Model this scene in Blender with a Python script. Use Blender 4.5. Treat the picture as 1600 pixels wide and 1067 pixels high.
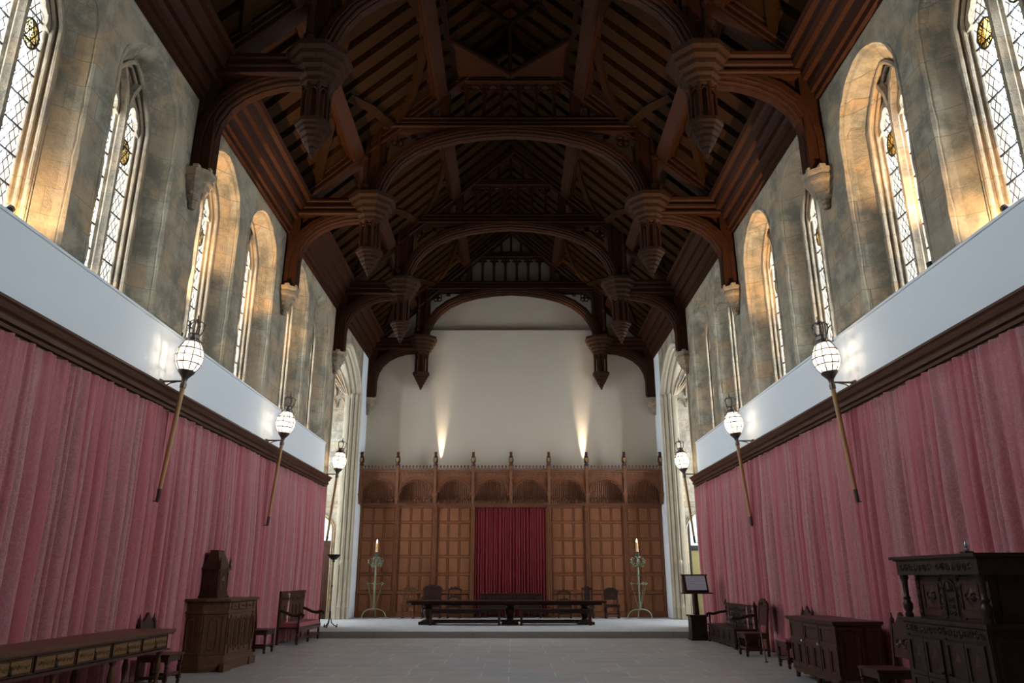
import bpy, math, random
from mathutils import Vector, Matrix
random.seed(7)
for o in list(bpy.data.objects): bpy.data.objects.remove(o)
S = bpy.context.scene
COL = S.collection
pi = math.pi

# ------------------------------------------------------------ camera
F_PX = 1170.0
PITCH = math.atan(371.0 / F_PX)
cam_d = bpy.data.cameras.new('camera'); cam = bpy.data.objects.new('camera', cam_d); COL.objects.link(cam)
cam_d.sensor_width = 36.0; cam_d.lens = 36.0 * F_PX / 1600.0
cam_d.clip_start = 0.05; cam_d.clip_end = 200
cam.location = (0.06, 0, 1.42)
cam.rotation_euler = (pi / 2 + PITCH, 0, math.atan(1.0 / F_PX))
S.camera = cam

# ------------------------------------------------------------ world, exposure, daylight
S.view_settings.view_transform = 'Standard'; S.view_settings.look = 'None'
S.view_settings.gamma = 1.0; S.view_settings.use_curve_mapping = False
S.view_settings.exposure = 1.75
W = bpy.data.worlds.new('sky'); S.world = W; W.use_nodes = True
bg = W.node_tree.nodes['Background']
bg.inputs[0].default_value = (0.80, 0.90, 1.0, 1); bg.inputs[1].default_value = 8.0
try:
    S.cycles.max_bounces = 8; S.cycles.diffuse_bounces = 5; S.cycles.transparent_max_bounces = 12
except Exception: pass

# hall measures (metres)
HW = 5.5            # half width to the stone face
BAND = 5.42         # plaster band face
CURT = 5.36         # curtain plane
TR = [11.54, 16.93, 22.35, 27.92]   # truss positions
STARTS = [0.76, 6.15, 11.54, 16.93] # window bay starts
YB = 28.1           # end wall
YF = -3.4           # wall behind the camera
SILL = 5.25
RA, RS = 15.6, 0.9  # roof plane z = RA - RS*|x|

# ------------------------------------------------------------ materials
def nmat(name):
    m = bpy.data.materials.new(name); m.use_nodes = True
    nt = m.node_tree
    return m, nt, nt.nodes['Principled BSDF'], nt.nodes, nt.links
def mixc(nt, fac, a, b, blend='MIX'):
    n = nt.nodes.new('ShaderNodeMix'); n.data_type = 'RGBA'; n.blend_type = blend
    for sock, v in ((n.inputs[0], fac), (n.inputs[6], a), (n.inputs[7], b)):
        if hasattr(v, 'links'): nt.links.new(v, sock)
        elif isinstance(v, (int, float)): sock.default_value = v
        else: sock.default_value = (*v, 1)
    return n.outputs[2]
def noise(nt, scale, detail=4, vec=None, rough=0.6):
    n = nt.nodes.new('ShaderNodeTexNoise'); n.inputs['Scale'].default_value = scale
    n.inputs['Detail'].default_value = detail; n.inputs['Roughness'].default_value = rough
    if vec is not None: nt.links.new(vec, n.inputs['Vector'])
    return n.outputs['Fac']
def ramp(nt, fac, stops):
    r = nt.nodes.new('ShaderNodeValToRGB'); nt.links.new(fac, r.inputs[0])
    el = r.color_ramp.elements
    while len(el) < len(stops): el.new(0.5)
    for e, (p, c) in zip(el, stops): e.position = p; e.color = (*c, 1) if len(c) == 3 else c
    return r.outputs[0]
def objvec(nt, scale=(1, 1, 1), coord='Object', rot=(0, 0, 0)):
    t = nt.nodes.new('ShaderNodeTexCoord'); m = nt.nodes.new('ShaderNodeMapping')
    m.inputs['Scale'].default_value = scale; m.inputs['Rotation'].default_value = rot
    nt.links.new(t.outputs[coord], m.inputs['Vector']); return m.outputs[0]
def bump(nt, bs, h, strength=0.3, dist=0.02):
    b = nt.nodes.new('ShaderNodeBump'); b.inputs['Strength'].default_value = strength
    b.inputs['Distance'].default_value = dist
    nt.links.new(h, b.inputs['Height']); nt.links.new(b.outputs[0], bs.inputs['Normal'])
def math_n(nt, op, a, b=None, c=None):
    n = nt.nodes.new('ShaderNodeMath'); n.operation = op
    for i, v in enumerate((a, b, c)):
        if v is None: continue
        if hasattr(v, 'links'): nt.links.new(v, n.inputs[i])
        else: n.inputs[i].default_value = v
    return n.outputs[0]

def wood(name, dark, light, rough=0.5, scale=(1.5, 1.5, 14), spec=0.22, bstr=0.3):
    m, nt, bs, N, L = nmat(name)
    v = objvec(nt, scale)
    f = noise(nt, 3.0, 6, v)
    f2 = noise(nt, 0.9, 2, objvec(nt))
    c = ramp(nt, f, [(0.3, dark), (0.72, light)])
    c = mixc(nt, f2, c, tuple(x * 0.62 for x in light), 'MIX')
    L.new(c, bs.inputs['Base Color']); bs.inputs['Roughness'].default_value = rough
    bs.inputs['Specular IOR Level'].default_value = spec
    bump(nt, bs, f, bstr, 0.01)
    return m
M = {}
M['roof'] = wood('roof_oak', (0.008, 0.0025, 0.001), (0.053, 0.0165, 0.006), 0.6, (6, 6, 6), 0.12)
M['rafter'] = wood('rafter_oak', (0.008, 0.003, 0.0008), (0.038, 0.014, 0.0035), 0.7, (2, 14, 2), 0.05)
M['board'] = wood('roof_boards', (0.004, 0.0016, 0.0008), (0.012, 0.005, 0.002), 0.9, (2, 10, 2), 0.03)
M['rail'] = wood('rail_oak', (0.035, 0.013, 0.007), (0.12, 0.05, 0.026), 0.38, (14, 1, 14))
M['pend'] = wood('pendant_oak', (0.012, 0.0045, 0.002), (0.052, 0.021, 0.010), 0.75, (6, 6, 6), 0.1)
M['panel'] = wood('panel_oak', (0.16, 0.055, 0.024), (0.33, 0.125, 0.055), 0.45, (9, 9, 1.2))
M['panelframe'] = wood('panel_frame_oak', (0.12, 0.043, 0.020), (0.27, 0.100, 0.046), 0.45, (6, 6, 1.5))
M['canopy'] = wood('canopy_oak', (0.08, 0.030, 0.015), (0.27, 0.105, 0.052), 0.55, (6, 6, 2))
M['dark'] = wood('dark_furniture_oak', (0.02, 0.008, 0.005), (0.085, 0.032, 0.018), 0.36, (8, 8, 2))
M['black'] = wood('blackened_oak', (0.012, 0.006, 0.005), (0.045, 0.02, 0.014), 0.35, (8, 8, 2))
M['mid'] = wood('brown_oak', (0.05, 0.02, 0.009), (0.16, 0.07, 0.03), 0.35, (8, 8, 2))
M['inlay'] = wood('inlaid_oak', (0.10, 0.045, 0.015), (0.26, 0.135, 0.05), 0.4, (20, 20, 20))
M['pole'] = wood('gilt_pole', (0.40, 0.19, 0.07), (0.60, 0.33, 0.14), 0.35, (8, 8, 1))

def plaster(name, col, var=0.06):
    m, nt, bs, N, L = nmat(name)
    f = noise(nt, 1.1, 5, objvec(nt))
    f2 = noise(nt, 60, 3, objvec(nt))
    L.new(mixc(nt, f, tuple(c * (1 - var) for c in col), tuple(min(1, c * (1 + var)) for c in col)), bs.inputs['Base Color'])
    bs.inputs['Roughness'].default_value = 0.85
    bump(nt, bs, f2, 0.08, 0.004); return m
M['plaster'] = plaster('white_plaster', (0.70, 0.71, 0.70), 0.02)
M['cream'] = plaster('cream_plaster', (0.52, 0.435, 0.335), .03)
M['green'] = plaster('pale_green_paint', (0.42, 0.50, 0.44))

def stone(name, base, warm, scale=1.0, joints=True, axis='YZ'):
    m, nt, bs, N, L = nmat(name)
    t = N.new('ShaderNodeTexCoord'); sp = N.new('ShaderNodeSeparateXYZ'); L.new(t.outputs['Object'], sp.inputs[0])
    cb = N.new('ShaderNodeCombineXYZ')
    if axis == 'YZ':
        s = math_n(nt, 'ADD', sp.outputs[1], math_n(nt, 'MULTIPLY', sp.outputs[0], 0.9)); L.new(s, cb.inputs[0]); L.new(sp.outputs[2], cb.inputs[1])
    else: L.new(sp.outputs[0], cb.inputs[0]); L.new(sp.outputs[1], cb.inputs[1])
    br = N.new('ShaderNodeTexBrick'); L.new(cb.outputs[0], br.inputs['Vector'])
    br.inputs['Scale'].default_value = 1.0; br.inputs['Mortar Size'].default_value = 0.006
    br.inputs['Brick Width'].default_value = 0.52; br.inputs['Row Height'].default_value = 0.38
    br.inputs['Color1'].default_value = (*base, 1); br.inputs['Color2'].default_value = (*warm, 1)
    br.inputs['Mortar'].default_value = tuple(c * 0.55 for c in base) + (1,)
    f = noise(nt, 2.2 * scale, 8, objvec(nt), 0.7); f2 = noise(nt, 18 * scale, 6, objvec(nt), 0.7)
    f3 = noise(nt, 0.7, 3, objvec(nt))
    c = br.outputs['Color'] if joints else mixc(nt, f3, base, warm)
    c = mixc(nt, ramp(nt, f, [(0.42, (0.0,) * 3), (0.60, (1.0,) * 3)]), c, tuple(x * 0.5 for x in base), 'MIX')
    c = mixc(nt, ramp(nt, f3, [(0.5, (0,) * 3), (0.68, (0.7,) * 3)]), c, mixc(nt, f2, tuple(x * 1.12 for x in base), tuple(x * 0.8 for x in warm)), 'MIX')
    L.new(c, bs.inputs['Base Color']); bs.inputs['Roughness'].default_value = 0.9
    h = math_n(nt, 'ADD', f, math_n(nt, 'MULTIPLY', f2, 0.5))
    if joints: h = math_n(nt, 'SUBTRACT', h, math_n(nt, 'MULTIPLY', br.outputs['Fac'], 1.2))
    bump(nt, bs, h, 0.9, 0.045); return m
M['stone'] = stone('weathered_limestone', (0.37, 0.315, 0.225), (0.42, 0.275, 0.15))
M['stonem'] = stone('moulded_limestone', (0.37, 0.29, 0.20), (0.40, 0.26, 0.14))

M['stoned'] = stone('pale_limestone', (0.40, 0.355, 0.28), (0.40, 0.31, 0.20), 1.0)

def floor_mat(name, c1, c2, mort, w, h):
    m, nt, bs, N, L = nmat(name)
    br = N.new('ShaderNodeTexBrick'); L.new(objvec(nt), br.inputs['Vector'])
    br.inputs['Scale'].default_value = 1.0; br.inputs['Mortar Size'].default_value = 0.009
    br.inputs['Brick Width'].default_value = w; br.inputs['Row Height'].default_value = h; br.offset = 0.37
    br.squash = 1.4; br.squash_frequency = 3
    br.inputs['Color1'].default_value = (*c1, 1); br.inputs['Color2'].default_value = (*c2, 1)
    br.inputs['Mortar'].default_value = (*mort, 1)
    f = noise(nt, 1.6, 6, objvec(nt), 0.65); f2 = noise(nt, 22, 4, objvec(nt))
    c = mixc(nt, math_n(nt, 'MULTIPLY', f, 0.55), br.outputs['Color'], tuple(x * 0.75 for x in c2))
    c = mixc(nt, 0.15, c, mixc(nt, f2, (0.1, 0.1, 0.1), (0.5, 0.48, 0.45)))
    L.new(c, bs.inputs['Base Color'])
    L.new(ramp(nt, f, [(0.3, (0.42,) * 3), (0.7, (0.62,) * 3)]), bs.inputs['Roughness'])
    bump(nt, bs, math_n(nt, 'SUBTRACT', f2, br.outputs['Fac']), 0.15, 0.01); return m
M['floor'] = floor_mat('stone_flags', (0.30, 0.305, 0.31), (0.40, 0.345, 0.29), (0.62, 0.62, 0.60), 1.15, 0.62)
M['dais'] = floor_mat('dais_flags', (0.36, 0.37, 0.38), (0.40, 0.39, 0.37), (0.46, 0.46, 0.46), 1.3, 0.8)
M['step'] = floor_mat('step_stone', (0.30, 0.26, 0.23), (0.32, 0.27, 0.22), (0.2, 0.18, 0.16), 1.8, 3.0)

def damask():
    m, nt, bs, N, L = nmat('rose_damask')
    t = N.new('ShaderNodeTexCoord'); sp = N.new('ShaderNodeSeparateXYZ'); L.new(t.outputs['UV'], sp.inputs[0])
    cb = N.new('ShaderNodeCombineXYZ'); L.new(sp.outputs[0], cb.inputs[0]); L.new(sp.outputs[1], cb.inputs[1])
    mp = N.new('ShaderNodeMapping'); L.new(cb.outputs[0], mp.inputs[0]); mp.inputs['Scale'].default_value = (3.8, 2.6, 1)
    nz = N.new('ShaderNodeTexNoise'); L.new(mp.outputs[0], nz.inputs['Vector']); nz.inputs['Scale'].default_value = 3.4
    nz.inputs['Detail'].default_value = 3; nz.inputs['Distortion'].default_value = 2.2
    # curling damask figure: bands of a distorted noise
    b = math_n(nt, 'PINGPONG', math_n(nt, 'MULTIPLY', nz.outputs['Fac'], 9.0), 1.0)
    pat = ramp(nt, b, [(0.35, (0,) * 3), (0.5, (1,) * 3)])
    fine = noise(nt, 90, 2, mp.outputs[0])
    st = N.new('ShaderNodeMapping'); L.new(cb.outputs[0], st.inputs[0]); st.inputs['Scale'].default_value = (1.3, 0.06, 1)
    stripe = noise(nt, 2.0, 3, st.outputs[0])
    rose = mixc(nt, ramp(nt, stripe, [(0.4, (0,) * 3), (0.62, (1,) * 3)]), (0.42, 0.095, 0.10), (0.42, 0.195, 0.18))
    deep = mixc(nt, fine, (0.28, 0.035, 0.05), (0.34, 0.075, 0.085))
    L.new(mixc(nt, math_n(nt, 'MULTIPLY', pat, 0.5), rose, deep), bs.inputs['Base Color'])
    bs.inputs['Roughness'].default_value = 0.7
    bs.inputs['Sheen Weight'].default_value = 0.25; bs.inputs['Sheen Roughness'].default_value = 0.4
    bump(nt, bs, b, 0.15, 0.004); return m
M['damask'] = damask()
def simple(name, col, rough=0.6, metal=0.0, var=0.15, nscale=8, emit=0, sheen=0, bstr=0.1):
    m, nt, bs, N, L = nmat(name)
    f = noise(nt, nscale, 4, objvec(nt))
    L.new(mixc(nt, f, tuple(c * (1 - var) for c in col), tuple(min(1, c * (1 + var)) for c in col)), bs.inputs['Base Color'])
    bs.inputs['Roughness'].default_value = rough; bs.inputs['Metallic'].default_value = metal
    if emit: bs.inputs['Emission Color'].default_value = (*col, 1); bs.inputs['Emission Strength'].default_value = emit
    if sheen: bs.inputs['Sheen Weight'].default_value = sheen
    bump(nt, bs, f, bstr, 0.005); return m
M['velvet'] = simple('crimson_velvet', (0.15, 0.002, 0.007), 0.9, 0, 0.2, 5, 0, 0.05)
M['cushion'] = simple('red_cushion', (0.26, 0.06, 0.065), 0.75, 0, 0.2, 20)
M['iron'] = simple('black_iron', (0.025, 0.022, 0.022), 0.45, 0.6, 0.3)
M['bronze'] = simple('aged_bronze', (0.13, 0.10, 0.085), 0.4, 0.85, 0.25)
M['green_iron'] = simple('green_painted_iron', (0.15, 0.17, 0.10), 0.55, 0.2, 0.3)
M['wax'] = simple('candle_wax', (0.55, 0.33, 0.13), 0.6)
M['flame'] = simple('flame_glass', (1.0, 0.72, 0.45), 0.5, 0, 0, 5, 2.5)
def globe_mat():
    m, nt, bs, N, L = nmat('lantern_globe')
    tl = N.new('ShaderNodeBsdfTranslucent'); tl.inputs[0].default_value = (.13, .124, .112, 1)
    tr = N.new('ShaderNodeBsdfTransparent'); tr.inputs[0].default_value = (1, 1, 1, 1)
    mx = N.new('ShaderNodeMixShader'); mx.inputs[0].default_value = .17; L.new(tl.outputs[0], mx.inputs[1]); L.new(tr.outputs[0], mx.inputs[2])
    L.new(mx.outputs[0], N['Material Output'].inputs[0]); return m
M['globe'] = globe_mat()
M['gold'] = simple('gilding', (0.42, 0.26, 0.09), 0.35, 0.6)
M['paper'] = simple('printed_sheet', (0.50, 0.54, 0.62), 0.4, 0, 0.03)
M['ink'] = simple('print_grey', (0.30, 0.33, 0.40), 0.6)
M['olive'] = simple('olive_board', (0.24, 0.19, 0.06), 0.6)
M['clear'] = simple('dull_glass', (0.35, 0.36, 0.42), 0.1, 0.3)
M['knob'] = simple('pale_knob', (0.5, 0.48, 0.44), 0.3, 0.5)

def leaded():
    m, nt, bs, N, L = nmat('leaded_glass')
    t = N.new('ShaderNodeTexCoord'); sp = N.new('ShaderNodeSeparateXYZ'); L.new(t.outputs['Object'], sp.inputs[0])
    w = noise(nt, 3.0, 2, objvec(nt)); wob = math_n(nt, 'MULTIPLY', math_n(nt, 'SUBTRACT', w, 0.5), 0.22)
    y = math_n(nt, 'DIVIDE', sp.outputs[1], 0.112); z = math_n(nt, 'DIVIDE', sp.outputs[2], 0.193)
    lines = None
    for op in ('ADD', 'SUBTRACT'):
        a = math_n(nt, op, y, z); a = math_n(nt, 'ADD', a, wob)
        d = math_n(nt, 'ABSOLUTE', math_n(nt, 'SUBTRACT', math_n(nt, 'FRACT', a), 0.5))
        l = math_n(nt, 'LESS_THAN', d, 0.062)
        lines = l if lines is None else math_n(nt, 'MAXIMUM', lines, l)
    tr = N.new('ShaderNodeBsdfTransparent'); tr.inputs[0].default_value = (0.93, 0.96, 0.98, 1)
    gl = N.new('ShaderNodeBsdfGlossy'); gl.inputs['Roughness'].default_value = 0.15; gl.inputs[0].default_value = (0.8, 0.85, 0.9, 1)
    mg = N.new('ShaderNodeMixShader'); mg.inputs[0].default_value = 0.04; L.new(tr.outputs[0], mg.inputs[1]); L.new(gl.outputs[0], mg.inputs[2])
    mx = N.new('ShaderNodeMixShader'); L.new(lines, mx.inputs[0]); L.new(mg.outputs[0], mx.inputs[1]); L.new(bs.outputs[0], mx.inputs[2])
    bs.inputs['Base Color'].default_value = (0.03, 0.03, 0.04, 1); bs.inputs['Roughness'].default_value = 0.6
    L.new(mx.outputs[0], N['Material Output'].inputs[0]); return m
M['glass'] = leaded()
M['pale'] = simple('clean_limestone', (0.47, 0.40, 0.29), 0.85, 0, 0.22, 3.5, 0, 0, 0.6)
def roundel_mat(name, kind, a, b):
    m, nt, bs, N, L = nmat(name)
    t = N.new('ShaderNodeTexCoord'); sp = N.new('ShaderNodeSeparateXYZ'); L.new(t.outputs['Object'], sp.inputs[0])
    r = math_n(nt, 'SQRT', math_n(nt, 'ADD', math_n(nt, 'POWER', math_n(nt, 'ABSOLUTE', sp.outputs[1]), 2), math_n(nt, 'POWER', math_n(nt, 'ABSOLUTE', sp.outputs[2]), 2)))
    if kind == 'sun':
        ang = math_n(nt, 'ARCTAN2', sp.outputs[2], sp.outputs[1])
        ray = math_n(nt, 'PINGPONG', math_n(nt, 'MULTIPLY', ang, 22 / (2 * pi)), 0.5)
        line = math_n(nt, 'LESS_THAN', ray, 0.12)
    else:
        nz = noise(nt, 14, 3, objvec(nt), 0.5)
        line = math_n(nt, 'LESS_THAN', math_n(nt, 'PINGPONG', math_n(nt, 'MULTIPLY', nz, 6), 0.5), 0.14)
    rim = math_n(nt, 'GREATER_THAN', r, 0.15)
    dk = math_n(nt, 'MAXIMUM', line, rim)
    col = mixc(nt, noise(nt, 9, 2, objvec(nt)), a, b)
    tr = N.new('ShaderNodeBsdfTransparent'); L.new(col, tr.inputs[0])
    mx = N.new('ShaderNodeMixShader'); L.new(dk, mx.inputs[0]); L.new(tr.outputs[0], mx.inputs[1]); L.new(bs.outputs[0], mx.inputs[2])
    bs.inputs['Base Color'].default_value = (0.03, 0.025, 0.02, 1)
    L.new(mx.outputs[0], N['Material Output'].inputs[0]); return m
M['sun'] = roundel_mat('sunburst_roundel', 'sun', (0.62, 0.42, 0.13), (0.66, 0.54, 0.33))
M['crest'] = roundel_mat('painted_roundel', 'crest', (0.66, 0.62, 0.48), (0.60, 0.45, 0.18))

# ------------------------------------------------------------ mesh helpers
class MB:
    def __init__(s): s.v = []; s.f = []; s.uv = None; s.T = None
    def add(s, vs, fs):
        n = len(s.v)
        s.v += [tuple(s.T @ Vector(p)) if s.T is not None else tuple(p) for p in vs]
        s.f += [tuple(i + n for i in f) for f in fs]; return s
    def box(s, x0, x1, y0, y1, z0, z1):
        vs = [(x, y, z) for x in (x0, x1) for y in (y0, y1) for z in (z0, z1)]
        return s.add(vs, [(0, 1, 3, 2), (4, 6, 7, 5), (0, 4, 5, 1), (2, 3, 7, 6), (0, 2, 6, 4), (1, 5, 7, 3)])
    def taper(s, x0, x1, y0, y1, z0, X0, X1, Y0, Y1, z1):
        vs = [(x0, y0, z0), (x1, y0, z0), (x1, y1, z0), (x0, y1, z0), (X0, Y0, z1), (X1, Y0, z1), (X1, Y1, z1), (X0, Y1, z1)]
        return s.add(vs, [(3, 2, 1, 0), (4, 5, 6, 7), (0, 1, 5, 4), (1, 2, 6, 5), (2, 3, 7, 6), (3, 0, 4, 7)])
    def prism(s, poly, ax, a0, a1):
        """poly: 2D outline; extruded along axis ax ('x': poly=(y,z); 'y': (x,z); 'z': (x,y))"""
        def P(p, a):
            return {'x': (a, p[0], p[1]), 'y': (p[0], a, p[1]), 'z': (p[0], p[1], a)}[ax]
        n = len(poly); vs = [P(p, a0) for p in poly] + [P(p, a1) for p in poly]
        fs = [tuple(range(n))[::-1], tuple(range(n, 2 * n))] + [(i, (i + 1) % n, n + (i + 1) % n, n + i) for i in range(n)]
        return s.add(vs, fs)
    def lathe(s, prof, c=(0, 0), n=12, rot=0.0, z0=0.0, M4=None):
        vs = []; k = len(prof)
        for (r, z) in prof:
            for i in range(n):
                a = rot + 2 * pi * i / n
                vs.append((c[0] + r * math.cos(a), c[1] + r * math.sin(a), z + z0))
        if M4 is not None: vs = [tuple(M4 @ Vector(p)) for p in vs]
        fs = [(j * n + i, j * n + (i + 1) % n, (j + 1) * n + (i + 1) % n, (j + 1) * n + i) for j in range(k - 1) for i in range(n)]
        fs += [tuple(range(n))[::-1], tuple(range((k - 1) * n, k * n))]
        return s.add(vs, fs)
    def tube(s, pts, r, n=6, closed=False):
        pts = [Vector(p) for p in pts]; k = len(pts); rr = r if isinstance(r, (list, tuple)) else [r] * k
        vs = []; up = None
        for i, p in enumerate(pts):
            a = pts[(i - 1) % k] if (i > 0 or closed) else p; b = pts[(i + 1) % k] if (i < k - 1 or closed) else p
            t = (b - a).normalized()
            if up is None: up = Vector((0, 0, 1)) if abs(t.z) < 0.9 else Vector((1, 0, 0))
            x = t.cross(up); x = x.normalized() if x.length > 1e-5 else Vector((1, 0, 0)); y = x.cross(t).normalized(); up = y
            for j in range(n):
                g = 2 * pi * j / n
                vs.append(p + rr[i] * (math.cos(g) * x + math.sin(g) * y))
        m = k if closed else k - 1
        fs = [(i * n + j, i * n + (j + 1) % n, ((i + 1) % k) * n + (j + 1) % n, ((i + 1) % k) * n + j) for i in range(m) for j in range(n)]
        if not closed: fs += [tuple(range(n))[::-1], tuple(range((k - 1) * n, k * n))]
        return s.add(vs, fs)
    def sweep(s, pts, prof, N, closed=False):
        """planar path, profile (u,v): u in plane (N x T), v along N"""
        pts = [Vector(p) for p in pts]; N = Vector(N).normalized(); k = len(pts); vs = []; m = len(prof)
        for i, p in enumerate(pts):
            a = pts[(i - 1) % k] if (i > 0 or closed) else None; b = pts[(i + 1) % k] if (i < k - 1 or closed) else None
            t1 = (p - a).normalized() if a is not None else None; t2 = (b - p).normalized() if b is not None else None
            t = ((t1 or t2) + (t2 or t1)).normalized()
            U = N.cross(t).normalized(); sc = 1.0
            if t1 is not None and t2 is not None:
                d = max(0.35, t.dot(t2)); sc = 1 / d
            for (u, v) in prof: vs.append(p + U * u * sc + N * v)
        q = k if closed else k - 1
        fs = [(i * m + j, i * m + (j + 1) % m, ((i + 1) % k) * m + (j + 1) % m, ((i + 1) % k) * m + j) for i in range(q) for j in range(m)]
        if not closed: fs += [tuple(range(m))[::-1], tuple(range((k - 1) * m, k * m))]
        return s.add(vs, fs)
    def quad(s, a, b, c, d): return s.add([a, b, c, d], [(0, 1, 2, 3)])
    def ball(s, c, rx, ry=None, rz=None, n=12, m=8):
        ry = ry or rx; rz = rz or rx; vs = []
        for j in range(m + 1):
            ph = -pi / 2 + pi * j / m; r = max(0.02, math.cos(ph))
            for i in range(n): vs.append((c[0] + rx * r * math.cos(2 * pi * i / n), c[1] + ry * r * math.sin(2 * pi * i / n), c[2] + rz * math.sin(ph)))
        fs = [(j * n + i, j * n + (i + 1) % n, (j + 1) * n + (i + 1) % n, (j + 1) * n + i) for j in range(m) for i in range(n)]
        fs += [tuple(range(n))[::-1], tuple(range(m * n, (m + 1) * n))]
        return s.add(vs, fs)
    def build(s, name, mat, parent=None, smooth=False, loc=None):
        me = bpy.data.meshes.new(name); me.from_pydata(s.v, [], s.f); me.validate()
        import bmesh
        bm = bmesh.new(); bm.from_mesh(me); bmesh.ops.recalc_face_normals(bm, faces=bm.faces); bm.to_mesh(me); bm.free()
        mm = M[mat] if isinstance(mat, str) else mat
        me.materials.append(mm)
        if smooth:
            me.polygons.foreach_set('use_smooth', [True] * len(me.polygons))
            try: me.set_sharp_from_angle(angle=math.radians(40))
            except Exception: pass
        o = bpy.data.objects.new(name, me); COL.objects.link(o)
        if parent is not None: o.parent = parent
        if loc is not None: o.location = loc
        return o
def tag(o, label=None, cat=None, group=None, kind=None):
    if label: o['label'] = label
    if cat: o['category'] = cat
    if group: o['group'] = group
    if kind: o['kind'] = kind
    return o
def empty(name, loc=(0, 0, 0), rz=0, label=None, cat=None, group=None):
    o = bpy.data.objects.new(name, None); COL.objects.link(o); o.empty_display_size = 0.1
    o.location = loc; o.rotation_euler = (0, 0, rz); return tag(o, label, cat, group)
def copy_tree(o, parent=None):
    c = o.copy(); COL.objects.link(c)
    if parent is not None: c.parent = parent
    for ch in list(o.children):
        if ch.name in COL.objects: copy_tree(ch, c)
    return c
def struct(o, label=None): return tag(o, label, kind='structure')
def lerp(a, b, t): return a + (b - a) * t
def arc_pts(hw, zs, rise, n=16, pointed=1.0):
    """arch outline from (-hw,zs) up to (0,zs+rise) to (hw,zs)"""
    P = []
    for i in range(n + 1):
        x = -1 + 2 * i / n
        a = abs(x)
        h = (1 - a ** 2.0) ** 0.5
        h = lerp(h, (1 - a ** 1.6), 0.25 * pointed)
        P.append((x * hw, zs + rise * h))
    return P
def arch(hw, zs, rise, n=18, pt=0.25):
    """same, sampled by angle so the haunches stay round"""
    P = []
    for i in range(n + 1):
        th = pi - pi * i / n
        x = math.cos(th); h = math.sin(th)
        h = lerp(h, 1 - abs(x) ** 1.35, pt)
        P.append((x * hw, zs + rise * h))
    return P
def mould(h, d):
    half = [(h, .5), (.62 * h, .5), (.60 * h, .42), (.50 * h, .40), (.44 * h, .44), (.36 * h, .40), (.34 * h, .32), (.24 * h, .30), (.18 * h, .33), (.10 * h, .28), (.08 * h, .20), (0, .18)]
    return [(u, -v * d) for u, v in half] + [(u, v * d) for u, v in half[::-1]]
def beamprof(h, d):
    """beam profile (u = up, v = sideways) with rolls on both faces"""
    pts = [(0, .38), (.10, .40), (.14, .46), (.22, .47), (.26, .40), (.42, .40), (.46, .47), (.58, .50), (.64, .44), (.74, .44), (.80, .54), (.94, .56), (1.0, .50)]
    return [((u - .5) * h, -v * d) for u, v in pts] + [((u - .5) * h, v * d) for u, v in pts[::-1]]

# ------------------------------------------------------------ floor, dais, end walls
struct(MB().box(-9, 9, YF, YB + .3, -.3, 0).build('floor', 'floor'), 'grey and brown stone flag floor')
st = MB().box(-HW, HW, 20.25, YB, 0.0, .146).build('dais_platform', 'dais'); struct(st, 'pale flagged dais at the far end')
fx = MB(); fx.box(-9, -HW, 22.4, YB, 0, .145); fx.box(HW, 9, 22.4, YB, 0, .145); struct(fx.build('dais_side_floor', 'dais'), 'pale floor of the oriel bays')
st2 = MB().box(-HW, HW, 20.22, 20.32, .0005, .15).build('trim_1', 'step'); struct(st2, 'stone nosing of the dais step')
w = MB().box(-9, 9, YB, YB + .5, -.3, 10.8)
w.prism([(-9, 10.8), (9, 10.8), (9, 15.6 + .5), (-9, 16.1)], 'y', YB + .25, YB + .6)
struct(w.build('wall_back', 'cream'), 'cream plastered end wall above the oak screen')
struct(MB().box(-9, 9, YF - .3, YF, -.3, 16).build('wall_front', 'plaster'), 'plain wall at the near end of the hall')

# ------------------------------------------------------------ ceiling
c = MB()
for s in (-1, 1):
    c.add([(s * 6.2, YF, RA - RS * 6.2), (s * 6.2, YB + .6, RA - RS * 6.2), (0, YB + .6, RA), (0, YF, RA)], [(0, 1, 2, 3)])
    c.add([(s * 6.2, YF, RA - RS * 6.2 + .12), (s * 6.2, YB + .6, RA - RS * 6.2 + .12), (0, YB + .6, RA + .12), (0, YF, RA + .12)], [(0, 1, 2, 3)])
struct(c.build('ceiling', 'board'), 'dark boarded underside of the steep roof')

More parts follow.
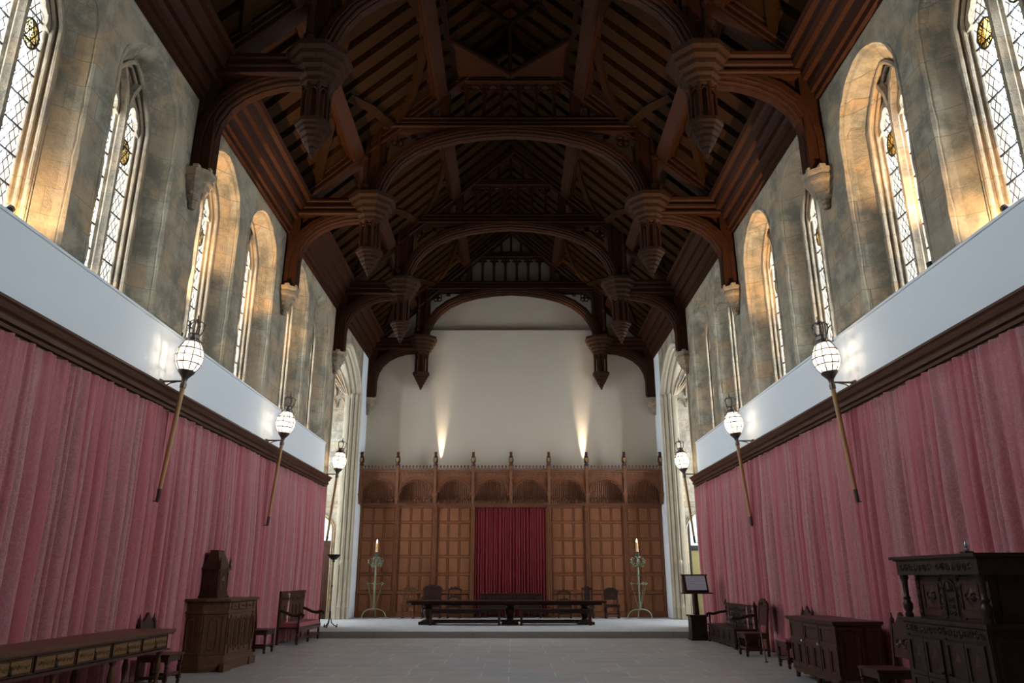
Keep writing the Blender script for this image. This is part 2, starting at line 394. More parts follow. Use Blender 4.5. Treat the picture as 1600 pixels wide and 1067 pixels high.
# ------------------------------------------------------------ side walls with window recesses
R1 = (.35, 2.3); R2 = (2.75, 4.75)
def recesses():
    out = []
    for st_ in STARTS:
        for a, b in (R1, R2): out.append((st_ + a, st_ + b))
    return out
ZT = 10.4
OR_C, OR_HW, OR_ZS, OR_R = 24.6, 2.1, 7.75, 1.35
def side_wall(s):
    m = MB()
    def Q(y0, z0, y1, z1, x=HW): m.quad((s * x, y0, z0), (s * x, y1, z0), (s * x, y1, z1), (s * x, y0, z1))
    y = YF; Q(YF, -.3, 22.35, SILL)
    for (a, b) in recesses():
        Q(y, SILL, a, ZT)
        cy = (a + b) / 2; hw = (b - a) / 2
        A = arch(hw, 8.35, .98, 20, .15)
        Z0 = [(cy - hw, SILL)] + [(cy + p, q) for p, q in A] + [(cy + hw, SILL)]
        ihw = .67
        Ai = arch(ihw, 8.28, .88, 20, .75)
        Zi = [(cy - ihw, SILL)] + [(cy + p, q) for p, q in Ai] + [(cy + ihw, SILL)]
        # wall above arch
        for (p, q) in zip([(cy + u, v) for u, v in A][:-1], [(cy + u, v) for u, v in A][1:]):
            m.quad((s * HW, p[0], p[1]), (s * HW, q[0], q[1]), (s * HW, q[0], ZT), (s * HW, p[0], ZT))
        # chamfered edge then splay
        Zc = [(lerp(p[0], cy, .07), lerp(p[1], 8.0, .07) if p[1] > 8.3 else p[1]) for p in Z0]
        Zd = [(lerp(p[0], cy, .10), lerp(p[1], 8.0, .10) if p[1] > 8.3 else p[1]) for p in Z0]
        rings = [(HW, Z0), (HW + .07, Zc), (HW + .16, Zd), (HW + .42, Zi), (HW + .75, Zi)]
        for (xa, ra), (xb, rb) in zip(rings[:-1], rings[1:]):
            for i in range(len(ra) - 1):
                m.quad((s * xa, *ra[i]), (s * xa, *ra[i + 1]), (s * xb, *rb[i + 1]), (s * xb, *rb[i]))
            m.quad((s * xa, *ra[0]), (s * xa, *ra[-1]), (s * xb, *rb[-1]), (s * xb, *rb[0]))
        rg = random.Random(int(cy * 10) + s)
        edge = [Z0[0]] + [(Z0[0][0], lerp(SILL, Z0[1][1], i / 12)) for i in range(1, 12)] + Z0[1:-1] + [(Z0[-1][0], lerp(Z0[-2][1], SILL, i / 12)) for i in range(1, 13)]
        m.tube([(s * (HW + .03), lerp(p[0], cy, .03), p[1]) for p in edge], [rg.uniform(.03, .06) for _ in edge], 6)
        y = b
    Q(y, SILL, 22.35, ZT)
    # bay with the great arch of the oriel
    y0, y1 = OR_C - OR_HW, OR_C + OR_HW
    Q(22.35, -.3, y0, ZT)
    A = [(OR_C + u, v) for u, v in arch(OR_HW, OR_ZS, OR_R, 24, .45)]
    for p, q in zip(A[:-1], A[1:]):
        m.quad((s * HW, p[0], p[1]), (s * HW, q[0], q[1]), (s * HW, q[0], ZT), (s * HW, p[0], ZT))
    Q(y1, -.3, 26.78, ZT)
    # outer skin so that daylight enters only by the openings
    yy = YF - .3
    for (a, b) in recesses():
        cy = (a + b) / 2
        Q(yy, -.3, cy - .67, 12, HW + .75); Q(cy - .67, -.3, cy + .67, SILL, HW + .75)
        Ai = [(cy + u, v) for u, v in arch(.67, 8.28, .88, 20, .75)]
        for p, q in zip(Ai[:-1], Ai[1:]): m.quad((s * (HW + .75), *p), (s * (HW + .75), *q), (s * (HW + .75), q[0], 12), (s * (HW + .75), p[0], 12))
        yy = cy + .67
    Q(yy, -.3, 22.4, 12, HW + .75); Q(yy, 9.4, YB + .6, 12, HW + .75)
    m.quad((s * HW, YF, ZT), (s * HW, YB, ZT), (s * (HW + .75), YB, ZT), (s * (HW + .75), YF, ZT))
    o = m.build('wall_left' if s < 0 else 'wall_right', 'stone')
    struct(o, 'weathered limestone side wall with deep window splays')
    # plaster strip beside the screen
    p = MB().box(min(s * HW, s * (HW + .5)), max(s * HW, s * (HW + .5)), 26.78, YB, -.3, ZT)
    struct(p.build('wall_%s_plaster' % ('left' if s < 0 else 'right'), 'plaster'), 'white plastered strip of side wall next to the screen')
    # plaster band
    p = MB().box(min(s * BAND, s * HW), max(s * BAND, s * HW), YF, 21.8, 4.15, SILL)
    p.box(min(s * (BAND - .02), s * HW), max(s * (BAND - .02), s * HW), YF, 21.82, SILL - .05, SILL - .02)
    struct(p.build('wall_%s_band' % ('left' if s < 0 else 'right'), 'plaster'), 'white plaster band between windows and curtain rail')
for s in (-1, 1): side_wall(s)

# ------------------------------------------------------------ windows
def window_parts(parent):
    """local frame: y along wall centre 0, x = depth 0 at glass, +x outward, z absolute"""
    f = MB()
    A = [(0, -.67, SILL)] + [(0, u, v) for u, v in arch(.67, 8.28, .88, 20, .75)] + [(0, .67, SILL)]
    def ring(hw, dx): return [(dx, -hw, SILL)] + [(dx, u, v) for u, v in arch(hw, 8.28, .88 - (.67 - hw), 20, .75)] + [(dx, hw, SILL)]
    steps = [(.70, -.20), (.655, -.16), (.645, -.10), (.60, -.08), (.585, -.02), (.555, .0), (.55, .10), (.68, .12)]
    rr = [ring(a, b) for a, b in steps]
    for p_, q_ in zip(rr[:-1], rr[1:]):
        for i in range(len(p_) - 1): f.quad(p_[i], p_[i + 1], q_[i + 1], q_[i])
    for a, b, r_ in ((.655, -.165, .036), (.605, -.085, .030), (.563, -.015, .026)): f.tube(ring(a, b), r_, 8)
    fr = f.build('window_frame', 'stonem', parent, True)
    t = MB()
    mp = [(-.04, .08), (.04, .08), (.07, .0), (.075, -.03), (.045, -.06), (.06, -.09), (.035, -.13), (.03, -.17), (-.03, -.17), (-.035, -.13), (-.06, -.09), (-.045, -.06), (-.075, -.03), (-.07, 0)]
    t.sweep([(0, 0, SILL), (0, 0, 8.15)], mp, (1, 0, 0))
    # Y tracery: mullion splits into two curved bars
    for sg in (-1, 1):
        P = [(0, 0, 8.1), (0, sg * .02, 8.35), (0, sg * .10, 8.65), (0, sg * .24, 8.9)]
        t.sweep(P, mp, (1, 0, 0))
        cy = sg * .315
        # light head with cusps: solid plate between head curve and frame
        hd = arch(.285, 8.05, .50, 24, .5)
        cus = []
        for i, (u, v) in enumerate(hd):
            k = 1.0
            ph = i / 24.0
            for c0 in (.2, .8): k -= .26 * math.exp(-((ph - c0) / .045) ** 2)
            for c0 in (.36, .64): k -= .10 * math.exp(-((ph - c0) / .03) ** 2)
            cus.append((cy + u * k, 8.05 + (v - 8.05) * (k * .5 + .5) + (k - 1) * .12))
        zo = []
        for i, (u, v) in enumerate(hd):
            zo.append((cy + u * 1.12, v + .1 * math.sin(pi * i / 24)))
        for x0, x1 in ((-.07, .05),):
            n = len(cus)
            vs = [(x0, *p) for p in cus] + [(x0, *p) for p in zo] + [(x1, *p) for p in cus] + [(x1, *p) for p in zo]
            fs = []
            for i in range(n - 1):
                fs += [(i, i + 1, n + i + 1, n + i), (2 * n + i, 2 * n + i + 1, 3 * n + i + 1, 3 * n + i), (i, i + 1, 2 * n + i + 1, 2 * n + i), (n + i, n + i + 1, 3 * n + i + 1, 3 * n + i)]
            t.add(vs, fs)
    # recessed spandrel stone above the lights
    sp = [(u, v) for u, v in arch(.66, 8.28, .87, 20, .75)]
    def headz(u):
        cy = .315 if u > 0 else -.315; q = max(0, 1 - ((u - cy) / .31) ** 2)
        return 8.05 + .55 * math.sqrt(q) * .9 + .09
    n = len(sp)
    for (p, q) in zip(sp[:-1], sp[1:]):
        a, b = min(p[1], headz(p[0])), min(q[1], headz(q[0]))
        t.quad((-.01, p[0], a), (-.01, q[0], b), (-.01, q[0], q[1]), (-.01, p[0], p[1]))
        t.quad((.05, p[0], a), (.05, q[0], b), (.05, q[0], q[1]), (.05, p[0], p[1]))
    t.build('tracery', 'stonem', parent, True)
    g = MB(); pl = [(-.66, SILL)] + [(u, v) for u, v in arch(.66, 8.28, .87, 20, .75)] + [(.66, SILL)]
    g.prism(pl, 'x', .01, .014)
    g.build('pane', 'glass', parent)
    b = MB()
    z = SILL + .3
    while z < 8.4:
        b.box(-.025, -.005, -.62, .62, z - .011, z + .011); z += .385
    b.build('saddle_bars', 'iron', parent)
def roundel(parent, y, z, mat, label):
    r = MB(); r.lathe([(.175, -.004), (.175, .004)], n=24, M4=Matrix.Rotation(pi / 2, 4, 'Y'))
    o = r.build('roundel', mat, parent, loc=(-.03, y, z)); o.scale = (1, .95, 1.25); tag(o, label)
protoW = None; wn = 0
GX = HW + .52
for s in (-1, 1):
    for k, (a, b) in enumerate(recesses()):
        wn += 1
        cy = (a + b) / 2
        if protoW is None:
            e = bpy.data.objects.new('window_1', None); COL.objects.link(e); window_parts(e); protoW = e
        else:
            e = copy_tree(protoW); e.name = 'window_%d' % wn
        e.location = (s * GX, cy, 0); e.rotation_euler = (0, 0, 0 if s > 0 else pi)
        struct(e, 'two light leaded stone window with trefoil heads')
        e['y'] = cy
WIN = {}
for o in list(COL.objects):
    if o.name.startswith('window_') and 'y' in o: WIN[(1 if o.location.x > 0 else -1, round(o['y'], 2))] = o; del o['y']
rc = [round((a + b) / 2, 2) for a, b in recesses()]
# local y flips on the left wall
for (s, k, light, z, mat, lab) in [(1, 2, 1, 7.95, 'sun', 'yellow sunburst glass roundel'), (1, 2, -1, 8.1, 'crest', 'painted heraldic glass roundel'), (1, 3, 1, 7.9, 'sun', 'yellow glass roundel with figure'),
        (1, 4, 1, 7.75, 'sun', 'yellow glass roundel'), (1, 5, 1, 7.7, 'crest', 'pale painted glass roundel'), (-1, 2, 1, 7.95, 'crest', 'yellow and white heraldic roundel'),
        (-1, 2, -1, 8.3, 'sun', 'yellow glass roundel'), (-1, 3, 1, 7.75, 'crest', 'pale line painted roundel'), (-1, 4, 1, 7.75, 'crest', 'small painted roundel')]:
    w_ = WIN[(s, rc[k])]
    roundel(w_, s * light * .315, z, mat, lab)

# daylight sampling portals in the window openings (they emit nothing themselves)
def portal(loc, sx, sz, s):
    d = bpy.data.lights.new('daylight_portal', 'AREA'); d.shape = 'RECTANGLE'; d.size = sx; d.size_y = sz
    d.cycles.is_portal = True
    o = bpy.data.objects.new('daylight_portal', d); COL.objects.link(o); o.location = loc
    o.rotation_euler = (0, s * pi / 2, 0)
    return o
for s in (-1, 1):
    for a, b in recesses(): portal((s * (HW + .8), (a + b) / 2, (SILL + 9.15) / 2), 3.95, 1.4, s)

# ------------------------------------------------------------ oriel bays on both sides of the dais
def oriel(s, wname):
    m = MB()
    x0, x1 = HW + .45, 8.2; yn, yf = OR_C - OR_HW + .25, OR_C + OR_HW - .3
    X = lambda v: s * v
    # far side wall with doorway
    dx0, dx1, dz, dr = 6.02, 7.3, 3.05, .62
    def QY(xa, za, xb, zb, y): m.quad((X(xa), y, za), (X(xb), y, za), (X(xb), y, zb), (X(xa), y, zb))
    QY(HW + .2, -.3, dx0, 9.4, yf); QY(dx1, -.3, x1, 9.4, yf)
    A = [((dx0 + dx1) / 2 + u, v) for u, v in arch((dx1 - dx0) / 2, dz, dr, 14, .35)]
    for p, q in zip(A[:-1], A[1:]):
        m.quad((X(p[0]), yf, p[1]), (X(q[0]), yf, q[1]), (X(q[0]), yf, 9.4), (X(p[0]), yf, 9.4))
        m.quad((X(p[0]), yf, p[1]), (X(q[0]), yf, q[1]), (X(q[0]), yf + .5, q[1]), (X(p[0]), yf + .5, p[1]))
    m.quad((X(dx0), yf, -.3), (X(dx0), yf + .5, -.3), (X(dx0), yf + .5, dz), (X(dx0), yf, dz))
    # near side wall, piece of outer wall round the big window
    m.quad((X(HW), yn, -.3), (X(x1), yn, -.3), (X(x1), yn, 9.4), (X(HW), yn, 9.4))
    QO = lambda y0, z0, y1, z1: m.quad((X(x1), y0, z0), (X(x1), y1, z0), (X(x1), y1, z1), (X(x1), y0, z1))
    QO(yn, -.3, yf, 2.0); QO(yn, 7.4, yf, 9.4); QO(yn, 2.0, yn + .4, 7.4); QO(yf - .4, 2.0, yf, 7.4)
    for yy in (-.8, -.1, .6): m.box(min(X(x1), X(x1 + .2)), max(X(x1), X(x1 + .2)), OR_C + yy - .12, OR_C + yy + .12, 2.0, 7.4)
    for zz in (3.7, 5.6): m.box(min(X(x1), X(x1 + .2)), max(X(x1), X(x1 + .2)), yn + .4, yf - .4, zz - .15, zz + .15)
    # vault
    V = [(OR_C + u, v) for u, v in arch((yf - yn) / 2 + .02, OR_ZS, OR_R - .25, 20, .4)]
    for p, q in zip(V[:-1], V[1:]):
        m.quad((X(x0 - .2), *p), (X(x0 - .2), *q), (X(x1), *q), (X(x1), *p))
    m.quad((X(HW), yn, 9.6), (X(HW), yf + .6, 9.6), (X(x1), yf + .6, 9.6), (X(x1), yn, 9.6))
    # string course
    m.box(min(X(5.9), X(x1)), max(X(5.9), X(x1)), yf - .06, yf, 3.98, 4.12)
    m.box(min(X(5.9), X(x1)), max(X(5.9), X(x1)), yf - .04, yf, 4.12, 4.2)
    struct(m.build('wall_%s_oriel' % wname, 'stoned'), 'pale limestone interior of the oriel bay')
    # moulded jambs and arch
    t = MB()
    P = [(X(HW), OR_C - OR_HW, .0)] + [(X(HW), OR_C + u, v) for u, v in arch(OR_HW, OR_ZS, OR_R, 26, .45)] + [(X(HW), OR_C + OR_HW, .0)]
    pr = [(-.02, -.05), (.0, -.06), (.05, -.05), (.07, .0), (.10, .06), (.15, .05), (.18, .10), (.17, .16), (.22, .19), (.27, .17), (.31, .22), (.30, .29), (.35, .31), (.40, .29), (.44, .35), (.44, .46), (-.02, .46)]
    if s > 0: t.sweep(P, [(-u, v) for u, v in pr], (1, 0, 0))
    else: t.sweep(P, [(u, v) for u, v in pr], (-1, 0, 0))
    for k, (u, v) in enumerate(((.08, .02), (.20, .13), (.33, .25))):
        yy = OR_C + OR_HW - u
        xx = X(HW + v)
        t.lathe([(.07, 0), (.07, .5), (.085, .52), (.055, .6), (.045, .7), (.045, 1.85), (.075, 1.9), (.075, 2.0), (.042, 2.06), (.042, 7.6), (.07, 7.66), (.075, 7.74), (.05, 7.8), (.05, 7.82)], (xx, yy), 12)
    tr = t.build('trim_%d' % (2 if s < 0 else 3), 'pale', None, True); struct(tr, 'moulded stone jambs and arch of the oriel bay')
    # vault ribs and blind tracery panels
    r = MB()
    for k in range(5):
        x = lerp(x0 - .15, x1 - .3, k / 4)
        r.tube([(X(x), OR_C + u * .985, v - .02) for u, v in arch((yf - yn) / 2, OR_ZS, OR_R - .27, 16, .4)], .045, 6)
    for k in range(6):
        a = .15 + k * .25
        r.tube([(X(x0 - .1 + q * math.cos(a) * 1.6), yf - .02 - q * math.sin(a) * 1.9, OR_ZS - .1 + 1.0 * math.sin(q * pi / 2)) for q in [i / 8 for i in range(9)]], .035, 6)
    for k in range(3):
        r.tube([(X(x0 + .02 + .33 * k + .16 + .16 * math.cos(g)), yf - .02, 7.3 + .34 * math.sin(g)) for g in [pi * i / 10 for i in range(11)]], .025, 5)
    rb = r.build('trim_%d' % (4 if s < 0 else 5), 'stonem', None, True); struct(rb, 'ribbed stone vault of the oriel bay')
    # doorway mouldings
    d = MB()
    P = [(X(dx0), yf - .0, .15)] + [(X(p[0]), yf, p[1]) for p in A] + [(X(dx1), yf, .15)]
    d.sweep(P, [(-.11, -.05), (-.08, -.06), (-.06, -.03), (-.03, -.06), (.02, -.02), (.03, .1), (-.11, .1)] if s > 0 else [(.11, .05), (.08, .06), (.06, .03), (.03, .06), (-.02, .02), (-.03, -.1), (.11, -.1)], (0, 1, 0) if s > 0 else (0, -1, 0))
    d.box(min(X(5.9), X(7.5)), max(X(5.9), X(7.5)), yf - .07, yf, 3.78, 3.86)
    dd = d.build('trim_%d' % (6 if s < 0 else 7), 'stonem', None, True); struct(dd, 'moulded stone door surround in the oriel bay')
    # room beyond; unseen ceiling and low side wall added to hold back sky light
    q = MB(); q.box(min(X(5.2 + .8), X(9)), max(X(5.2 + .8), X(9)), yf + 1.6, yf + 1.7, -.3, 4.5); q.box(min(X(5.6), X(9)), max(X(5.6), X(9)), yf + .5, yf + 1.7, 4.4, 4.5); q.box(min(X(8.9), X(9)), max(X(8.9), X(9)), yf + .5, yf + 1.7, -.3, 3.2)
    struct(q.build('wall_%s_beyond' % wname, 'green'), 'pale green wall seen through the doorway, with unseen ceiling and side added against sky light')
    portal((X(x1 + .25), OR_C, 4.7), 5.5, 3.0, s)
    return yf
yfo = oriel(-1, 'left'); oriel(1, 'right')
# doors in the doorways
d = empty('door_1', (-6.5, yfo + .12, .15)); struct(d, 'dark oak plank door leaf below an open light')
b = MB()
for k in range(8): b.box(-.66 + k * .165, -.66 + k * .165 + .158, -.03, .03, 0, 2.35)
b.build('door_leaf', 'dark', d)
b = MB(); b.box(-.68, .68, -.08, .05, 2.35, 2.52); b.box(-.1, -.02, -.05, .05, 2.52, 3.4); b.build('transom', 'dark', d)
d = empty('door_2', (6.6, yfo + .12, .15)); struct(d, 'dark framed doorway with olive board and glazed light above')
b = MB(); b.box(-.56, -.46, -.06, .06, 0, 3.4); b.box(-.6, .7, -.07, .06, 2.2, 2.36); b.box(.5, .66, -.06, .06, 0, 2.3); b.box(-.2, -.15, -.03, .03, 2.36, 3.4); b.build('door_frame', 'iron', d)
b = MB(); b.box(-.46, .5, -.02, .02, 0, 2.2); b.build('door_leaf', 'olive', d)

# ------------------------------------------------------------ curtain rails (oak cornice over the curtains)
n_tr = 8
for s in (-1, 1):
    pr = [(.0, 4.16), (.0, 3.90), (.05, 3.90), (.06, 3.95), (.10, 3.96), (.11, 4.00), (.16, 4.01), (.17, 4.06), (.15, 4.09), (.19, 4.11), (.22, 4.17), (.25, 4.19), (.25, 4.22), (.0, 4.25)]
    m = MB().prism([(s * (BAND - a), z) for a, z in pr], 'y', YF, 21.86)
    o = m.build('trim_%d' % n_tr, 'rail'); struct(o, 'dark moulded oak pelmet rail'); n_tr += 1

# ------------------------------------------------------------ damask curtains
def curtain(s, y0, y1, label, seed):
    rnd = random.Random(seed)
    L = y1 - y0; n = int(L / .014); zt, zb = 3.93, .03
    ph = [rnd.random() * 6.28 for _ in range(6)]
    # pleat centres, irregular
    kn = [-.05]; am = []
    while kn[-1] < L + .05:
        w_ = rnd.choice((.07, .09, .12, .16, .16, .22, .30)); kn.append(kn[-1] + w_); am.append(min(.13, w_ * rnd.uniform(.45, .85)) * rnd.choice((.6, 1, 1)))
    dr = [rnd.uniform(-.035, .035) for _ in kn]; pw = [rnd.uniform(.55, 1.0) for _ in kn]
    rows = 14; vs = []; uv = []
    for j in range(rows + 1):
        q = j / rows; z = lerp(zt, zb, q)
        for i in range(n + 1):
            yy = i / n * L
            d = 0.0
            fine = .012 * math.sin(yy * 52 + ph[0] + 2 * math.sin(yy * 3 + ph[1])) * max(0, 1 - q * 3.2)
            for k_ in range(len(am)):
                a_ = kn[k_] + dr[k_] * q; b_ = kn[k_ + 1] + dr[k_ + 1] * q
                if a_ <= yy < b_:
                    d = am[k_] * (.45 + .55 * min(1, q * 2.5)) * math.sin(pi * (yy - a_) / (b_ - a_)) ** pw[k_]; break
            d += .014 * math.sin(yy * 4.1 + ph[3] - .9 * q) + .012 * math.sin(yy * 1.7 + ph[2]) + .003 * math.sin(yy * 60 + ph[5])
            ed = min(1, min(yy, L - yy) / .08); d = d * ed + .05 * (1 - ed)
            zz = z - (.02 * abs(math.sin(yy * 9 + ph[4])) if j == 0 else 0)
            vs.append((s * (CURT - .02 - d - fine), y0 + yy, zz)); uv.append((yy * 1.6, z))
    W_ = n + 1
    fs = [(j * W_ + i, j * W_ + i + 1, (j + 1) * W_ + i + 1, (j + 1) * W_ + i) for j in range(rows) for i in range(n)]
    me = bpy.data.meshes.new('curtain'); me.from_pydata(vs, [], fs)
    ul = me.uv_layers.new(name='UVMap')
    for lp in me.loops: ul.data[lp.index].uv = uv[lp.vertex_index]
    me.polygons.foreach_set('use_smooth', [True] * len(me.polygons))
    me.materials.append(M['damask'])
    o = bpy.data.objects.new('curtain', me); COL.objects.link(o)
    sm = o.modifiers.new('thickness', 'SOLIDIFY'); sm.thickness = .006
    tag(o, label, 'curtain', 'rose damask curtains along the %s wall' % ('left' if s < 0 else 'right'))
curtain(-1, 6.1, 11.42, 'rose damask curtain behind the long table with drawers', 2)
curtain(-1, 11.41, 16.64, 'rose damask curtain behind the brown cabinet with the box on top', 3)
curtain(-1, 16.62, 21.8, 'rose damask curtain behind the settle with red seat', 4)
curtain(1, 6.1, 11.42, 'rose damask curtain behind the tall carved court cupboard', 6)
curtain(1, 11.41, 16.64, 'rose damask curtain behind the panelled chest with two knobs', 7)
curtain(1, 16.62, 21.8, 'rose damask curtain behind the lectern and carved box settle', 8)

# ------------------------------------------------------------ roof trusses
def build_truss():
    t = empty('roof_truss')
    for s in (-1, 1):
        N = (0, -1, 0)
        X = lambda v: s * v
        # arched brace with wall post: inner edge path from corbel to pendant
        P = [(X(-5.18 + 0), 0, 8.13)]
        inner = [(-5.17, 8.13), (-5.17, 8.75), (-5.10, 9.10), (-4.95, 9.38), (-4.72, 9.60), (-4.42, 9.76), (-4.08, 9.86), (-3.68, 9.90)]
        pts = [(s * -x, 0, z) for x, z in inner]      # s=-1 -> x negative
        pr = mould(.30, .40)
        m = MB()
        m.sweep(pts, [(-u if s < 0 else u, v) for u, v in pr], (0, 1, 0))
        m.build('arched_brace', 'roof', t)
        m = MB(); m.box(min(X(5.18), X(5.5)), max(X(5.18), X(5.5)), -.17, .17, 8.12, 10.0)
        # spandrel board between brace and beam
        sp = [(X(5.45), 8.9), (X(5.45), 10.02), (X(4.0), 10.02), (X(4.4), 9.95), (X(4.85), 9.8), (X(5.2), 9.4)]
        m.prism(sp, 'y', -.05, .05)
        m.sweep([(X(5.42), 0, 9.35), (X(4.85), 0, 9.95)], [(-.05, -.12), (.05, -.12), (.05, .12), (-.05, .12)], (0, 1, 0))
        m.build('wall_post', 'roof', t)
        m = MB(); m.sweep([(X(5.5), 0, 10.25), (X(3.6), 0, 10.25)], beamprof(.5, .5), (0, 1, 0)); m.build('hammer_beam', 'roof', t)
        # pendant
        p = MB()
        p.lathe([(.24, 9.84), (.30, 9.88), (.31, 9.96), (.37, 10.0), (.38, 10.08), (.45, 10.13), (.46, 10.22), (.53, 10.28), (.54, 10.36), (.60, 10.42), (.60, 10.52), (.4, 10.56)], (X(3.47), 0), 8, pi / 8)
        p.build('pendant_cap', 'pend', t)
        p = MB(); p.lathe([(.15, 9.1), (.15, 9.9)], (X(3.47), 0), 8, pi / 8)
        for k in range(8):
            a = pi / 8 + k * pi / 4; cx, cy = X(3.47) + .235 * math.cos(a), .235 * math.sin(a)
            p.lathe([(.045, 9.12), (.032, 9.2), (.032, 9.72), (.05, 9.86)], (cx, cy), 6)
            a2 = a + pi / 4; dx, dy = X(3.47) + .235 * math.cos(a2), .235 * math.sin(a2)
            ar = [(lerp(cx, dx, q), lerp(cy, dy, q), 9.66 + .12 * math.sin(pi * q)) for q in (0, .25, .5, .75, 1)]
            p.tube(ar, .02, 5); p.tube([(cx, cy, 9.84), (dx, dy, 9.84)], .03, 5)
        p.build('pendant_lantern', 'roof', t)
        p = MB()
        p.lathe([(.26, 9.14), (.33, 9.12), (.34, 9.04), (.29, 9.02), (.29, 8.96), (.24, 8.94), (.25, 8.88), (.19, 8.84), (.20, 8.78), (.14, 8.74), (.15, 8.69), (.09, 8.64), (.10, 8.60), (.05, 8.54), (.05, 8.50), (.01, 8.44)], (X(3.47), 0), 8, pi / 8)
        p.build('pendant_drop', 'pend', t)
        # hammer post with its little shafts
        m = MB(); m.box(min(X(3.28), X(3.62)), max(X(3.28), X(3.62)), -.16, .16, 10.5, 12.6)
        m.lathe([(.15, 10.54), (.16, 10.64), (.10, 10.74), (.11, 10.86), (.07, 10.92), (.07, 11.55), (.09, 11.6), (.09, 11.66), (.065, 11.7), (.065, 12.4), (.10, 12.5)], (X(3.66), -.18), 8)
        m.build('hammer_post', 'roof', t)
        # spandrel frame and tracery
        m = MB()
        m.sweep([(X(3.30), 0, 11.2), (X(3.30), 0, 12.52), (X(1.5), 0, 12.52)], [(-.10, -.19), (-.02, -.19), (.0, -.15), (.05, -.14), (.10, -.12), (.10, .12), (0, .19), (-.10, .19)], (0, 1, 0))
        for cx, cz, r in ((2.92, 12.22, .17), (2.5, 12.37, .08)):
            for k in range(4):
                a = pi / 4 + k * pi / 2
                m.tube([(X(cx + r * .55 * math.cos(a) + r * .5 * math.cos(g)), 0, cz + r * .55 * math.sin(a) + r * .5 * math.sin(g)) for g in [2 * pi * i / 10 for i in range(10)]], .022, 5, True)
        m.build('spandrel_tracery', 'roof', t)
        # principal rafter
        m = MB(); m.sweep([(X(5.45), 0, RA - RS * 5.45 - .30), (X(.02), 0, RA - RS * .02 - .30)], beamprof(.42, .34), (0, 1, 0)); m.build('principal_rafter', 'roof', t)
        m = MB(); m.sweep([(X(1.72), 0, 12.85), (X(1.66), 0, 14.0)], [(-.11, -.14), (.11, -.14), (.11, .14), (-.11, .14)], (0, 1, 0)); m.build('queen_post', 'roof', t)
        # main arch half
        ex = [(-3.22, 10.42), (-3.17, 10.8), (-3.02, 11.15), (-2.76, 11.5), (-2.38, 11.80), (-1.9, 12.03), (-1.3, 12.20), (-.65, 12.30), (0, 12.34)]
        pts = [(s * -x, 0, z) for x, z in ex]
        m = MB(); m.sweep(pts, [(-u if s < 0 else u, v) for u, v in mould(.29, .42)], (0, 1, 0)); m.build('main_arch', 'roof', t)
    m = MB(); m.sweep([(-3.5, 0, 12.70), (3.5, 0, 12.70)], beamprof(.36, .42), (0, 1, 0)); m.build('collar_beam', 'roof', t)
    m = MB(); m.sweep([(-1.72, 0, 14.06), (1.72, 0, 14.06)], beamprof(.24, .30), (0, 1, 0)); m.build('upper_collar', 'roof', t)
    for k in range(8):
        m = MB(); x = -1.61 + .46 * k; m.box(x - .05, x + .05, -.06, .06, 12.85, 13.95); m.build('mullion', 'roof', t)
    m = MB()
    for k in range(7):
        x = -1.38 + .46 * k
        for sg in (-1, 1):
            m.tube([(x + sg * .20, 0, 13.62), (x + sg * .18, 0, 13.74), (x + sg * .10, 0, 13.80), (x + sg * .05, 0, 13.76)], .03, 5)
            m.tube([(x + sg * .20, 0, 13.70), (x + sg * .12, 0, 13.86), (x, 0, 13.93)], .03, 5)
    m.tube([(-1.62, 0, 13.93), (1.62, 0, 13.93)], .02, 4)
    m.build('light_heads', 'roof', t)
    for sg in (-1, 1):
        for q in (2.05, 2.4): m = MB(); m.box(sg * q - .035, sg * q + .035, -.05, .05, 12.85, RA - RS * q - .45); m.build('mullion', 'roof', t)
    # small upper strut tier
    for k in range(5): m = MB(); x = -.8 + .4 * k; m.box(x - .045, x + .045, -.05, .05, 14.15, RA - RS * abs(x) - .4); m.build('upper_strut', 'roof', t)
    return t
truss = build_truss()
tl = ['dark oak hammerbeam truss nearest the viewer, arch cut by the frame top', 'dark oak hammerbeam truss, second from the viewer', 'dark oak hammerbeam truss, next but one to the end wall arch', 'dark oak hammerbeam truss standing against the cream end wall']
tl[2] = 'dark oak hammerbeam truss just in front of the one on the end wall'
TS = []
for k, y in enumerate(TR):
    o = truss if k == 0 else copy_tree(truss)
    o.location = (0, y, 0 if k < 3 else -.12); tag(o, tl[k], 'roof truss', 'hammerbeam trusses of the hall roof'); TS.append(o)

# stone corbels under the wall posts
def corbel():
    m = MB()
    m.lathe([(.05, 7.46), (.09, 7.50), (.06, 7.55), (.14, 7.64), (.16, 7.72), (.24, 7.80), (.25, 7.88), (.30, 7.92), (.30, 8.00), (.27, 8.02), (.32, 8.06), (.33, 8.12), (.1, 8.12)], (-.06, 0), 8, pi / 8)
    for k in range(8):
        a = pi / 8 + k * pi / 4; m.box(-.06 + .27 * math.cos(a) - .05, -.06 + .27 * math.cos(a) + .05, .27 * math.sin(a) - .05, .27 * math.sin(a) + .05, 8.10, 8.17)
    m.ball((-.06, -.14, 7.74), .06, .05, .07, 8, 6); m.ball((-.06, .14, 7.74), .06, .05, .07, 8, 6); m.ball((-.2, 0, 7.72), .06, .06, .08, 8, 6)
    m.v = [(min(x, -.001), y, z) for x, y, z in m.v]
    return m.build('corbel', 'stonem', None)
cb = corbel(); first = True
names = ['nearest', 'second', 'third']
